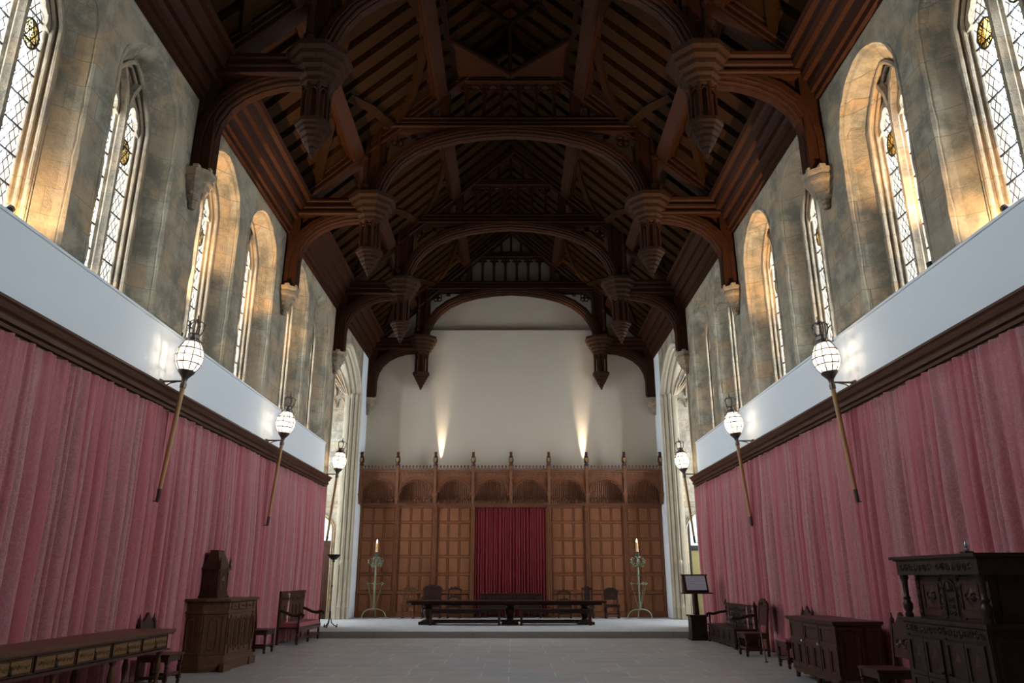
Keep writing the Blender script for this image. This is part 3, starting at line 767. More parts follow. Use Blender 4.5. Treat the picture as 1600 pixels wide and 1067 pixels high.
for s in (-1, 1):
    for k, y in enumerate(TR):
        o = cb if first else cb.copy()
        if not first: COL.objects.link(o)
        first = False
        o.location = (s * HW, y, -.0 if k < 3 else -.12); o.rotation_euler = (0, 0, 0 if s > 0 else pi)
        if k == 3: o.scale = (1, .5, 1); o.location.y = 27.9
        side = 'left' if s < 0 else 'right'
        lab = ['carved limestone corbel under the nearest truss, on the %s wall between the windows', 'carved limestone corbel under the second truss on the %s wall', 'carved limestone corbel beside the oriel arch on the %s wall', 'limestone corbel in the %s corner of the cream end wall'][k] % side
        tag(o, lab, 'corbel', 'stone corbels carrying the roof trusses')

# cornices along the wall heads
ct = [MB()]
pr = [(5.5, 9.52), (5.42, 9.55), (5.42, 9.66), (5.36, 9.68), (5.34, 9.80), (5.38, 9.84), (5.33, 9.92), (5.25, 9.93), (5.22, 10.02), (5.26, 10.07), (5.20, 10.15), (5.12, 10.16), (5.08, 10.27), (5.12, 10.31), (5.06, 10.40), (4.97, 10.42), (4.94, 10.52), (5.5, 10.6)]
for s in (-1, 1):
    for a, b in ((6.3, TR[0]), (TR[0], TR[1]), (TR[1], TR[2]), (TR[2], TR[3])):
        m = MB().prism([(s * x, z) for x, z in pr], 'y', a + .12, b - .12)
        o = m.build('trim_%d' % n_tr, 'roof'); n_tr += 1
        struct(o, 'dark oak moulded cornice at the head of the side wall')

# rafters
rp = {}
BAYS = [(8.4, TR[0], 'nearest bay'), (TR[0], TR[1], 'second bay'), (TR[1], TR[2], 'third bay'), (TR[2], TR[3], 'bay over the dais')]
for s in (-1, 1):
    LR = 5.5 / math.cos(math.atan(RS))
    m = MB().box(0, LR - .05, -.175, .175, -.15, -.01)
    r0 = m.build('rafter', 'rafter'); used = False
    r0.rotation_euler = (0, math.atan(RS) if s > 0 else pi - math.atan(RS), 0)
    if s < 0: r0.scale = (1, 1, -1)
    for (a, b, nm) in BAYS:
        n = int(round((b - a - .3) / .54)); 
        for k in range(n):
            y = a + .17 + (k + .5) * (b - a - .34) / n
            o = r0 if not used else r0.copy()
            if used: COL.objects.link(o)
            used = True
            o.location = (0, y, RA)
            tag(o, 'dark oak rafter of the %s slope in the %s' % ('left' if s < 0 else 'right', nm), 'rafter', 'rafters of the %s slope in the %s' % ('left' if s < 0 else 'right', nm))

# purlins and wind braces
th = math.atan(RS)
def slope_pt(x, drop=0):   # x >= 0
    return (x, RA - RS * x - drop)
pur = {'upper': 1.86, 'lower': 3.92}
for s in (-1, 1):
    sd = 'left' if s < 0 else 'right'
    for nm, x in pur.items():
        for (a, b, bn) in BAYS:
            x0, z0 = slope_pt(x, .34)
            m = MB(); pf = beamprof(.34, .40)
            ca, sa = math.cos(th), math.sin(th)
            poly = [(s * (x0 + v * ca - u * sa), z0 - v * sa - u * ca) if True else None for u, v in [(-u, v) for u, v in pf]]
            poly = [(s * (x0 + v * ca + u * sa), z0 - v * sa + u * ca) for u, v in pf]
            m.prism(poly, 'y', a + .16, b - .16)
            o = m.build('purlin', 'roof')
            tag(o, 'moulded oak %s purlin on the %s slope in the %s' % (nm, sd, bn), 'purlin', '%s purlins of the roof' % nm)
    # wind braces: curved struts lying in the slope
    for k, y in enumerate(TR):
        for dirn in (-1, 1):
            if k == 3 and dirn > 0: continue
            bn = {(-1): BAYS[k][2], 1: BAYS[min(k + 1, 3)][2]}[dirn]
            whr = 'before' if dirn < 0 else 'behind'
            tn = ['the nearest truss', 'the second truss', 'the third truss', 'the end wall truss'][k]
            for nm, pts in (('upper', [(2.0, 2.35), (2.12, 1.75), (2.25, 1.35), (2.42, .85), (2.62, .45), (2.92, .18)]),
                            ('middle', [(3.72, 2.2), (3.60, 1.85), (3.42, 1.45), (3.32, 1.1), (3.22, .7), (3.08, .18)]),
                            ('lower', [(4.05, 2.1), (4.25, 1.6), (4.45, 1.15), (4.65, .7), (4.85, .18)])):
                if nm == 'lower' and dirn > 0: continue
                m = MB(); P = []
                for x, dy in pts:
                    xx, zz = slope_pt(x, .24); P.append((s * xx, y + dirn * dy, zz))
                # swept flat bar in the slope plane
                Nn = Vector((s * math.sin(th), 0, math.cos(th)))
                Q = []
                for i in range(len(P) - 1):
                    for q in (0, .5): Q.append(Vector(P[i]).lerp(Vector(P[i + 1]), q))
                Q.append(Vector(P[-1]))
                Q = [Q[0]] + [(Q[i - 1] + Q[i] * 2 + Q[i + 1]) / 4 for i in range(1, len(Q) - 1)] + [Q[-1]]
                m.sweep(Q, [(-.10, -.05), (.10, -.05), (.10, .08), (-.10, .08)], Nn)
                o = m.build('wind_brace', 'rafter')
                tag(o, 'curved oak %s wind brace on the %s slope just %s %s' % (nm, sd, whr, tn), 'wind brace', 'curved wind braces of the roof')
# hexagonal louvre framing under the ridge between the first two trusses
L_ = empty('louvre_frame', (0, 14.23, 0), 0, 'hexagonal oak frame of the roof louvre, dark opening between the first two trusses', 'louvre frame')
zc = 14.08
hx = [(0, -2.45), (1.55, -1.05), (1.55, 1.05), (0, 2.45), (-1.55, 1.05), (-1.55, -1.05)]
for k in range(6):
    a, b = hx[k], hx[(k + 1) % 6]
    m = MB(); m.sweep([(*a, zc), (*b, zc)], [(-.07, -.09), (.05, -.09), (.07, -.03), (.04, .09), (-.07, .09)], (0, 0, 1)); m.build('hexagon_side', 'roof', L_)
for sx in (-1, 1):
    for sy in (-1, 1):
        m = MB(); m.prism([(0, sy * 2.52), (sx * 1.68, sy * 2.52), (sx * 1.68, sy * 1.02)], 'z', zc - .01, zc + .03); m.build('corner_board', 'roof', L_)
hi = [(0, -1.3), (.75, -.6), (.75, .6), (0, 1.3), (-.75, .6), (-.75, -.6)]
for k in range(6):
    a, b = hi[k], hi[(k + 1) % 6]
    m = MB(); m.sweep([(*a, 14.75), (*b, 14.75)], [(-.05, -.05), (.05, -.05), (.05, .05), (-.05, .05)], (0, 0, 1)); m.tube([(*hx[k], zc), (*hi[k], 14.75)], .05, 5); m.build('inner_ring_side', 'board', L_)

# ------------------------------------------------------------ oak screen with canopy on the end wall
scr = empty('oak_screen', (0, 0, 0), 0, 'oak panelled screen with arched canopy, cresting and carved posts on the end wall', 'screen')
PY = 27.88; CY = 27.38; PW = 1.375
Z0, ZR = .15, 4.02
for k in range(8):
    xa = -HW + k * PW; xb = xa + PW; xm = (xa + xb) / 2
    if k not in (3, 4):
        fr = MB(); fr.box(xa + .02, xb - .02, PY + .045, YB, Z0, ZR)
        rows = [.98, 1.58, 2.18, 2.78, 3.38, 3.94]
        rowz = [(.30, .92)] + [(rows[i] + .03, rows[i + 1] - .03) for i in range(5)]
        cols = [(xa + .095 + c * .405, xa + .095 + c * .405 + .375) for c in range(3)]
        zs = sorted([.15] + [v for r in rowz for v in r] + [ZR])
        # rails
        prev = Z0
        for (a, b) in rowz:
            fr.box(xa + .02, xb - .02, PY - .0, PY + .05, prev, a); prev = b
        fr.box(xa + .02, xb - .02, PY, PY + .05, prev, ZR)
        prev = xa + .02
        for (a, b) in cols:
            for (c, d) in rowz: fr.box(prev, a, PY + .002, PY + .05, c, d)
            prev = b
        for (c, d) in rowz: fr.box(prev, xb - .02, PY + .002, PY + .05, c, d)
        fr.box(xa + .02, xb - .02, PY - .04, PY, .15, .28); fr.box(xa + .02, xb - .02, PY - .025, PY, .28, .32)
        fr.box(xa + .02, xb - .02, PY - .03, PY, .93, .99)
        bf = fr.build('panel_frame', 'panelframe', scr)
        pn = MB()
        for (a, b) in cols:
            for (c, d) in rowz:
                pn.add([(a, PY + .034, c), (b, PY + .034, c), (b, PY + .034, d), (a, PY + .034, d), (a + .035, PY + .016, c + .035), (b - .035, PY + .016, c + .035), (b - .035, PY + .016, d - .035), (a + .035, PY + .016, d - .035)],
                       [(0, 1, 5, 4), (1, 2, 6, 5), (2, 3, 7, 6), (3, 0, 4, 7), (4, 5, 6, 7)])
        pn.build('panels', 'panel', bf)
    # coving: curved ribbed surface from panel head to canopy front
    cv = MB(); n = 18
    prof = [(PY, 4.02), (PY - .04, 4.22), (PY - .12, 4.45), (PY - .25, 4.68), (CY + .05, 4.88)]
    for i in range(n):
        x_0, x_1 = lerp(xa, xb, i / n), lerp(xa, xb, (i + 1) / n); xc = (x_0 + x_1) / 2
        for (p, q) in zip(prof[:-1], prof[1:]):
            cv.add([(x_0, *p), (xc, p[0] - .02, p[1]), (x_1, *p), (x_0, *q), (xc, q[0] - .02, q[1]), (x_1, *q)], [(0, 1, 4, 3), (1, 2, 5, 4)])
    cv.box(xa, xb, PY - .05, PY + .05, 3.98, 4.06)
    cv.box(xa, xb, PY - .09, PY - .04, 4.01, 4.045)
    co = cv.build('coving', 'canopy', scr)
    # carved trefoil row at the foot of the coving
    tf = MB()
    for c in range(3):
        cx = xm + (c - 1) * .42
        for g in range(3): a = pi / 2 + g * 2 * pi / 3; tf.ball((cx + .07 * math.cos(a), PY - .07, 4.2 + .06 * math.sin(a)), .055, .02, .05, 8, 5)
        tf.tube([(cx - .18, PY - .06, 4.1), (cx - .12, PY - .08, 4.25), (cx, PY - .1, 4.34), (cx + .12, PY - .08, 4.25), (cx + .18, PY - .06, 4.1)], .018, 5)
    tf.build('carved_trefoils', 'canopy', scr)
    # canopy arch plate
    ar = MB(); A = arch(PW / 2 - .07, 4.32, .55, 28, .1)
    zt = 4.98
    for y in (CY, CY + .07):
        for p, q in zip(A[:-1], A[1:]): ar.quad((xm + p[0], y, p[1]), (xm + q[0], y, q[1]), (xm + q[0], y, zt), (xm + p[0], y, zt))
    for p, q in zip(A[:-1], A[1:]): ar.quad((xm + p[0], CY, p[1]), (xm + q[0], CY, q[1]), (xm + q[0], CY + .07, q[1]), (xm + p[0], CY + .07, p[1]))
    ar.tube([(xm + u, CY - .01, v) for u, v in A], .022, 5)
    ar.tube([(xm + u * 1.0, CY - .01, v + .07) for u, v in A[2:-2]], .016, 5)
    for i in range(2, 27):        # cusps hanging round the arch
        u, v = A[i]; t_ = i / 28
        nx, nz = -u / (PW / 2), -(v - 4.2) / .6; l = math.hypot(nx, nz)
        ar.ball((xm + u + .045 * nx / l, CY + .02, v + .05 * nz / l), .026, .02, .038, 6, 4)
    ar.build('canopy_arch', 'panelframe', scr)
    fa = MB(); fa.box(xa, xb, CY - .02, CY + .10, 4.96, 5.0); fa.box(xa, xb, CY, CY + .08, 5.0, 5.12); fa.box(xa, xb, CY - .05, CY + .10, 5.12, 5.17)
    fa.box(xa, xb, CY + .07, YB, 5.05, 5.10)
    for i in range(9):
        cx = xa + (i + .5) * PW / 9
        fa.lathe([(.045, 0), (.03, .014), (.008, .018)], n=4, rot=0, M4=Matrix.Translation((cx, CY + .002, 5.06)) @ Matrix.Rotation(pi / 2, 4, 'X'))
    fa.build('fascia', 'canopy', scr)
    cr = MB()
    nn = 11
    for i in range(nn):
        cx = xa + (i + .5) * PW / nn; w_ = PW / nn
        cr.box(cx - .008, cx + .008, CY + .02, CY + .04, 5.17, 5.29)
        cr.tube([(cx - w_ / 2, CY + .03, 5.17), (cx - w_ * .35, CY + .03, 5.25), (cx, CY + .03, 5.29), (cx + w_ * .35, CY + .03, 5.25), (cx + w_ / 2, CY + .03, 5.17)], .008, 4)
        cr.ball((cx, CY + .03, 5.335), .036, .015, .045, 4, 4)
    cr.box(xa, xb, CY + .015, CY + .045, 5.19, 5.205)
    cr.build('cresting', 'canopy', scr)
for k in range(9):
    x = -HW + k * PW; e_ = .06 if k == 0 else (-.06 if k == 8 else 0)
    x += e_
    p = MB(); p.box(x - .05, x + .05, CY - .06, CY + .06, 4.30, 5.35); p.taper(x - .02, x + .02, CY, CY + .04, 3.98, x - .06, x + .06, CY - .07, CY + .08, 4.30)
    p.box(x - .075, x + .075, CY - .09, CY + .08, 4.28, 4.36); p.box(x - .03, x + .03, CY + .06, PY, 4.1, 4.5)
    p.build('canopy_post', 'canopy', scr)
    f = MB()   # small carved beast sitting upright with shield
    f.lathe([(.055, 5.33), (.085, 5.37), (.085, 5.41), (.05, 5.43)], (x, CY), 8)
    f.lathe([(.055, 5.42), (.085, 5.48), (.09, 5.58), (.07, 5.68), (.05, 5.74)], (x, CY), 8)
    f.ball((x, CY - .03, 5.79), .06, .08, .065, 8, 6); f.ball((x, CY - .11, 5.775), .035, .045, .03, 6, 5)
    for q in (-1, 1): f.lathe([(.018, 5.83), (.004, 5.88)], (x + q * .035, CY), 5); f.tube([(x + q * .06, CY - .03, 5.62), (x + q * .06, CY - .1, 5.55), (x + q * .02, CY - .12, 5.5)], .022, 5)
    fb = f.build('beast_finial', 'dark' if k != 6 else 'black', scr, True)
    sh = MB(); sh.prism([(x - .05, 5.62), (x + .05, 5.62), (x + .05, 5.54), (x, 5.46), (x - .05, 5.54)], 'y', CY - .15, CY - .13); sh.build('shield', 'gold', fb)
    if 0 < k < 8:
        q = MB()
        q.box(x - .06, x + .06, PY - .09, PY + .05, .15, .35); q.box(x - .045, x + .045, PY - .07, PY + .05, .35, 4.0)
        for a in (-.03, .03): q.lathe([(.018, .35), (.018, 3.95)], (x + a, PY - .07), 6)
        q.box(x - .06, x + .06, PY - .09, PY + .02, 3.82, 3.90)
        if k != 4: q.build('panel_post', 'panelframe', scr)
    if k in (0, 8):
        s = -1 if k == 0 else 1
        q = MB(); q.prism([(PY, 4.0), (CY - .05, 3.98), (CY, 4.35), (CY, 5.15), (PY, 5.15)], 'x', x - .025, x + .025); q.build('end_cheek', 'canopy', scr)
# frame round the doorway curtain
q = MB(); q.box(-1.375 + .05, -1.30, PY - .03, PY + .05, .15, 3.98); q.box(1.25, 1.33, PY - .03, PY + .05, .15, 3.98); q.box(-1.33, 1.33, PY - .03, PY + .05, 3.92, 4.0); q.build('opening_frame', 'panelframe', scr)
# crimson velvet curtain
n = 260; rows = 8; vs = []
rnd = random.Random(5); cs = [(-1.27 + i * .098 + rnd.uniform(-.02, .02), rnd.uniform(.6, 1)) for i in range(27)]
for j in range(rows + 1):
    z = lerp(3.92, .17, j / rows)
    for i in range(n + 1):
        x = lerp(-1.29, 1.25, i / n); d = sum(a * .09 * math.exp(-((x - c) / .026) ** 2) for c, a in cs if abs(x - c) < .12)
        vs.append((x, PY + .02 - d * (.6 + .4 * j / rows), z - (.015 * abs(math.sin(x * 17)) if j == 0 else 0)))
m = MB().add(vs, [(j * (n + 1) + i, j * (n + 1) + i + 1, (j + 1) * (n + 1) + i + 1, (j + 1) * (n + 1) + i) for j in range(rows) for i in range(n)])
o = m.build('door_curtain', 'velvet', None, True); tag(o, 'deep crimson velvet curtain hanging in the middle of the oak screen', 'curtain')
sm = o.modifiers.new('t', 'SOLIDIFY'); sm.thickness = .006

# ------------------------------------------------------------ small spotlights behind the cresting, floodlights on window sills
def can(name, loc, aim, energy, size, blend, color, label, cat='spotlight', group=None, r=.05):
    e = empty(name, loc, 0, label, cat, group)
    dv = Vector(aim).normalized(); q = dv.to_track_quat('Z', 'Y').to_matrix().to_4x4()
    m = MB(); m.lathe([(r * .8, -.10), (r, -.06), (r, .05), (r * .86, .05), (r * .82, .0), (.004, 0)], n=12, M4=q); m.build('housing', 'iron', e)
    m = MB(); m.box(-.015, .015, -.015, .015, -.12, -.02); m.build('bracket', 'iron', e)
    d = bpy.data.lights.new(name + '_light', 'SPOT'); d.energy = energy; d.spot_size = size; d.spot_blend = blend; d.color = color; d.shadow_soft_size = .02
    o = bpy.data.objects.new(name + '_light', d); COL.objects.link(o); o.parent = e; o.location = dv * .07; o.rotation_euler = (-dv).to_track_quat('Z', 'Y').to_euler()
    return e
WARM = (1.0, .70, .38)
for x, e_, lb in ((-2.62, 560, 'small spotlight behind the cresting, left of the centre, lighting the cream wall'), (2.70, 780, 'small spotlight behind the cresting, right of the centre, lighting the cream wall')):
    can('spotlight', (x, 28.0, 5.22), (0, .03, 1), e_, math.radians(20), 1.0, (1, .86, .66), lb, group='spotlights behind the cresting')
for s, k, e_, lb in ((-1, 4, 420, 'left wall, first window past the nearest corbel'), (-1, 5, 420, 'left wall, last window before the second corbel'), (-1, 6, 180, 'left wall, first window past the second corbel'),
                     (1, 3, 480, 'right wall, last window before the nearest corbel'), (1, 5, 480, 'right wall, last window before the second corbel')):
    yc = rc[k]
    dy = .75 if k in (4, 6) else .6
    can('sill_floodlight', (s * 5.62, yc - .72, SILL + .13), (-s * .05, .24, 1), e_ * .8, math.radians(66), .7, WARM, 'small floodlight on the ' + lb, 'floodlight', 'floodlights on the window sills')
for s, k in ((1, 2), (-1, 2)):
    yc = rc[k]; can('sill_floodlight', (s * 5.60, yc + .1, SILL + .13), (s * .3, .7, .5), 30, math.radians(100), .8, WARM, 'small floodlight on the sill of the nearest %s window' % ('right' if s > 0 else 'left'), 'floodlight', 'floodlights on the window sills')

# ------------------------------------------------------------ processional lanterns on leaning poles
def lantern(s, y, xb, xt, zb, zt, label, first_on=True):
    """pole foot (xb,zb), neck (xt,zt)"""
    e = empty('wall_lantern', (s * (BAND if first_on else HW), y, zt), 0, label, 'lantern', 'crowned globe lanterns on leaning poles')
    ox = s * (BAND if first_on else HW)
    a = Vector((s * xb - ox, 0, zb - zt)); b = Vector((s * xt - ox, 0, 0))
    d = (b - a).normalized(); q = d.to_track_quat('Z', 'Y').to_matrix().to_4x4()
    T = Matrix.Translation(b) @ q
    L = (b - a).length
    m = MB(); m.T = T
    m.lathe([(.028, -L + .12), (.034, -L * .6), (.036, -.1), (.04, -.06)], n=10); m.build('pole', 'pole', e, True)
    m = MB(); m.T = T
    m.lathe([(.012, -L - .05), (.03, -L - .02), (.034, -L + .15)], n=8); m.build('ferrule', 'bronze', e, True)
    m = MB(); m.T = T
    m.lathe([(.045, -.08), (.05, -.02), (.035, .02), (.05, .08), (.09, .13), (.125, .17), (.13, .20), (.11, .21)], n=12)
    m.build('neck', 'bronze', e, True)
    gl = []
    for i in range(13):
        t = i / 12; r = .10 + .10 * math.sin(pi * (t * .92 + .04)) ** .8; gl.append((r, .20 + t * .46))
    m = MB(); m.T = T; m.lathe(gl, n=20); m.build('globe', 'globe', e, True)
    d_ = bpy.data.lights.new('lantern_bulb', 'POINT'); d_.energy = 17; d_.shadow_soft_size = .045; d_.color = (1.0, .90, .78)
    lo = bpy.data.objects.new('lantern_bulb', d_); COL.objects.link(lo); lo.parent = e; lo.location = T @ Vector((0, 0, .43))
    m = MB(); m.T = T
    for k in range(10):
        g = 2 * pi * k / 10; m.tube([((r + .006) * math.cos(g), (r + .006) * math.sin(g), z) for r, z in gl], .0075, 4)
    for idx in (3, 6, 9):
        r, z = gl[idx]; m.tube([((r + .008) * math.cos(g), (r + .008) * math.sin(g), z) for g in [2 * pi * i / 20 for i in range(20)]], .009, 4, True)
    m.build('cage', 'bronze', e)
    m = MB(); m.T = T
    m.lathe([(.11, .655), (.125, .67), (.12, .70), (.085, .73), (.085, .78), (.095, .80), (.05, .82)], n=12)
    for k in range(5):
        g = 2 * pi * k / 5; c_, s_ = math.cos(g), math.sin(g)
        m.tube([(r * c_, r * s_, z) for r, z in ((.085, .80), (.11, .86), (.125, .93), (.11, .99), (.07, 1.02), (.02, .985))], .010, 5)
        m.ball((.125 * c_, .125 * s_, .97), .018, n=6, m=4)
        m.tube([(.09 * c_, .09 * s_, .66), (.16 * c_, .16 * s_, .69), (.15 * c_, .15 * s_, .76)], .007, 4)
    m.ball((0, 0, 1.03), .03, n=8, m=5); m.box(-.008, .008, -.008, .008, 1.05, 1.12); m.box(-.03, .03, -.006, .006, 1.08, 1.095)
    m.build('crown', 'bronze', e)
    m = MB()
    if first_on:
        m.box(min(0, -s * .03), max(0, -s * .03), -.04, .04, -.14, .06); m.box(min(-s * .03, -s * .05), max(-s * .03, -s * .05), -.06, .06, .0, .05)
        m.tube([(-s * .02, 0, .03), (b.x, 0, .03)], .016, 6)
        m.tube([(-s * .04, 0, -.13), (-s * .08, 0, -.05), (-s * .16, 0, .0), (-s * .26, 0, .02)], .010, 5)
        m.tube([(s * (CURT - .05) - ox, 0, a.z - .03), (a.x, 0, a.z - .03)], .009, 5)
    else:
        m.tube([(s * .05, 0, .03), (b.x, 0, .03)], .016, 6)
        m.tube([(s * .05, 0, a.z - .03), (a.x, 0, a.z - .03)], .009, 5)
    m.build('wall_bracket', 'bronze', e)
    return e
for s, y, lb in ((-1, 11.28, 'lit crowned globe lantern nearest the viewer on the left wall'), (-1, 16.5, 'lit crowned globe lantern in the middle of the left wall'),
                 (1, 11.36, 'lit crowned globe lantern nearest the viewer on the right wall'), (1, 16.55, 'lit crowned globe lantern in the middle of the right wall')):
    lantern(s, y, 5.20, 5.05, 2.55, 4.32, lb)
for s, lb in ((-1, 'farthest lit crowned globe lantern on the left, in front of the oriel arch'), (1, 'farthest lit crowned globe lantern on the right, in front of the oriel arch')):
    lantern(s, 22.42, 5.33, 5.16, 2.45, 4.36, lb, False)

# ------------------------------------------------------------ furniture helpers
def turned(m, x, y, z0, z1, r=.03, n=8, sq=.0):
    h = z1 - z0
    pr = [(r * .8, 0), (r * 1.15, .06), (r * .7, .10), (r * 1.1, .16), (r * .75, .22), (r * 1.05, .45), (r * .8, .62), (r * 1.2, .70), (r * .65, .76), (r * 1.15, .82), (r * .9, .90), (r * 1.1, 1)]
    m.lathe([(a, z0 + b * h) for a, b in pr], (x, y), n)
def blockleg(parent, x, y, h, r=.026, mat='dark', name='leg', turned_on=True):
    m = MB()
    if turned_on:
        m.lathe([(.014, 0), (r * 1.05, .02), (r * 1.1, .05), (r * .6, .07)], (x, y), 8)
        m.box(x - r, x + r, y - r, y + r, .07, .15)
        turned(m, x, y, .15, h - .09, r * 1.05)
        m.box(x - r, x + r, y - r, y + r, h - .09, h)
    else: m.box(x - r, x + r, y - r, y + r, 0, h)
    return m.build(name, mat, parent)
def carve(m, cx, cz, w, h, y, n=5, seed=0):
    """low relief scrolls on a face at y (facing -y)"""
    rnd = random.Random(seed)
    for i in range(n):
        x = cx - w / 2 + w * (i + .5) / n; r = min(w / n * .42, h * .42)
        m.tube([(x + r * (1 - t * .7) * math.cos(t * 7 + i), y - .004, cz + r * (1 - t * .7) * math.sin(t * 7 + i)) for t in [j / 9 for j in range(10)]], r * .16 + .002, 4)
def lozenge(m, cx, cz, w, h, y, th=.012):
    m.add([(cx - w / 2, y, cz), (cx, y, cz - h / 2), (cx + w / 2, y, cz), (cx, y, cz + h / 2), (cx, y - th, cz)], [(0, 1, 4), (1, 2, 4), (2, 3, 4), (3, 0, 4)])
def frame_panel(m, x0, x1, z0, z1, y, b=.03, d=.015):
    """raised frame moulding round a sunk panel"""
    m.box(x0, x1, y - d, y, z0, z0 + b); m.box(x0, x1, y - d, y, z1 - b, z1); m.box(x0, x0 + b, y - d, y, z0 + b, z1 - b); m.box(x1 - b, x1, y - d, y, z0 + b, z1 - b)

# chairs: local frame faces -y, seat front at y = -d/2
def chair(loc, rz, label, w=.48, d=.42, sh=.44, bh=1.05, style='arch', mat='dark', arms=False, cushion=None, group=None, slope=.06, turned_legs=True):
    e = empty('side_chair' if not arms else 'armchair', loc, rz, label, 'chair', group)
    for sx in (-1, 1): blockleg(e, sx * (w / 2 - .03), -d / 2 + .03, sh - .03, .026, mat)
    for sx in (-1, 1):
        m = MB(); x = sx * (w / 2 - .03)
        m.box(x - .022, x + .022, d / 2 - .045, d / 2, 0, sh)
        m.sweep([(x, d / 2 - .022, sh), (x, d / 2 - .022 + slope, bh - .05)], [(-.022, -.022), (.022, -.022), (.022, .022), (-.022, .022)], (1, 0, 0))
        m.build('leg', mat, e)
    m = MB(); m.box(-w / 2, w / 2, -d / 2 - .01, d / 2, sh - .03, sh); m.build('seat', mat, e)
    m = MB()
    for (a, b, c, f) in ((-w / 2 + .03, w / 2 - .03, -d / 2 + .015, -d / 2 + .04), (-w / 2 + .03, w / 2 - .03, d / 2 - .04, d / 2 - .015)):
        m.box(a, b, c, f, sh - .10, sh - .03)
    for sx in (-1, 1):
        x = sx * (w / 2 - .03); m.box(x - .012, x + .012, -d / 2 + .03, d / 2 - .03, sh - .10, sh - .03)
    m.build('seat_rail', mat, e)
    m = MB()
    for sx in (-1, 1):
        x = sx * (w / 2 - .03); m.box(x - .013, x + .013, -d / 2 + .03, d / 2 - .03, .10, .14)
    m.box(-w / 2 + .03, w / 2 - .03, -d / 2 + .02, -d / 2 + .045, .13, .17)
    m.build('stretcher', mat, e)
    Y = lambda z: d / 2 - .022 + slope * (z - sh) / (bh - .05 - sh)
    if style == 'arch':        # solid carved panel with rounded carved crest
        b = MB(); zb, zt = sh + .14, bh - .16
        b.taper(-w / 2 + .05, w / 2 - .05, Y(zb) - .01, Y(zb) + .01, zb, -w / 2 + .05, w / 2 - .05, Y(zt) - .01, Y(zt) + .01, zt)
        lozenge(b, 0, (zb + zt) / 2, w * .5, (zt - zb) * .7, Y((zb + zt) / 2) - .012)
        b.build('back_panel', mat, e)
        c = MB(); P = [(-w / 2 - .01, bh - .18), (-w / 2 - .02, bh - .08)] + [(w / 2 * .95 * math.cos(t), bh - .09 + .12 * math.sin(t) + .012 * math.cos(t * 10)) for t in [pi - pi * i / 16 for i in range(17)]] + [(w / 2 + .02, bh - .08), (w / 2 + .01, bh - .18)]
        c.prism(P, 'y', Y(bh - .1) - .018, Y(bh - .1) + .018)
        carve(c, 0, bh - .08, w * .75, .12, Y(bh - .1) - .018, 4)
        c.build('crest_rail', mat, e)
    elif style == 'loops':     # open back: two arched cresting rails pierced with scrolls
        for z in (bh - .05, bh - .32):
            c = MB()
            P = [(w * .42 * math.cos(t), z - .05 + .10 * math.sin(t)) for t in [pi - pi * i / 14 for i in range(15)]] + [(w * .30 * math.cos(t), z - .06 + .035 * math.sin(t)) for t in [pi * i / 14 for i in range(15)]]
            c.prism(P, 'y', Y(z) - .015, Y(z) + .015)
            for i in range(5):
                a = pi * (i + .5) / 5; c.ball((w * .44 * math.cos(a), Y(z), z - .05 + .115 * math.sin(a)), .028, .014, .028, 6, 5)
            for sx in (-1, 1): c.box(sx * w * .42 - .03, sx * w * .42 + .03, Y(z) - .014, Y(z) + .014, z - .07, z - .035)
            c.build('crest_rail' if z > bh - .1 else 'back_rail', mat, e)
    elif style == 'spindle':
        c = MB(); P = [(-w / 2, bh - .17), (-w / 2, bh - .07)] + [(w * .40 * math.cos(t), bh - .08 + .08 * math.sin(t)) for t in [pi - pi * i / 12 for i in range(13)]] + [(w / 2, bh - .07), (w / 2, bh - .17)]
        c.prism(P, 'y', Y(bh) - .02, Y(bh) + .01); carve(c, 0, bh - .09, w * .7, .1, Y(bh) - .02, 3)
        c.build('crest_rail', mat, e)
        for i in range(5):
            m = MB(); x = -w / 2 + w * (i + 1) / 6
            turned(m, x, Y(bh - .35), sh + .18, bh - .16, .013, 6); m.build('spindle', mat, e)
        m = MB(); m.box(-w / 2 + .03, w / 2 - .03, Y(sh + .16) - .012, Y(sh + .16) + .012, sh + .14, sh + .19); m.build('back_rail', mat, e)
    elif style == 'narrow':    # tall narrow carved splat with pierced crown
        m = MB(); m.box(-.10, .10, Y(bh - .3) - .012, Y(bh - .3) + .012, sh + .1, bh - .08); carve(m, 0, bh - .25, .18, .18, Y(bh - .3) - .012, 2); carve(m, 0, sh + .3, .18, .18, Y(bh - .3) - .012, 2)
        m.build('back_panel', mat, e)
        c = MB(); c.prism([(-.16, bh - .14), (-.15, bh - .04), (-.10, bh - .07), (-.06, bh), (0, bh - .03), (.06, bh), (.10, bh - .07), (.15, bh - .04), (.16, bh - .14)], 'y', Y(bh) - .02, Y(bh) + .01); c.build('crest_rail', mat, e)
    elif style == 'peak':      # panel back with pointed centre and finials
        b = MB(); zb, zt = sh + .1, bh - .14
        b.taper(-w / 2 + .04, w / 2 - .04, Y(zb) - .01, Y(zb) + .01, zb, -w / 2 + .04, w / 2 - .04, Y(zt) - .01, Y(zt) + .01, zt); carve(b, 0, (zb + zt) / 2, w * .6, .3, Y((zb + zt) / 2) - .01, 2); b.build('back_panel', mat, e)
        c = MB(); c.prism([(-w / 2 + .03, bh - .17), (-w / 2 + .03, bh - .09), (-w * .2, bh - .05), (0, bh + .06), (w * .2, bh - .05), (w / 2 - .03, bh - .09), (w / 2 - .03, bh - .17)], 'y', Y(bh) - .02, Y(bh) + .02)
        for sx in (-1, 1): c.lathe([(.02, bh - .08), (.028, bh - .03), (.012, bh), (.006, bh + .05)], (sx * (w / 2 - .03), Y(bh)), 6)
        c.build('crest_rail', mat, e)
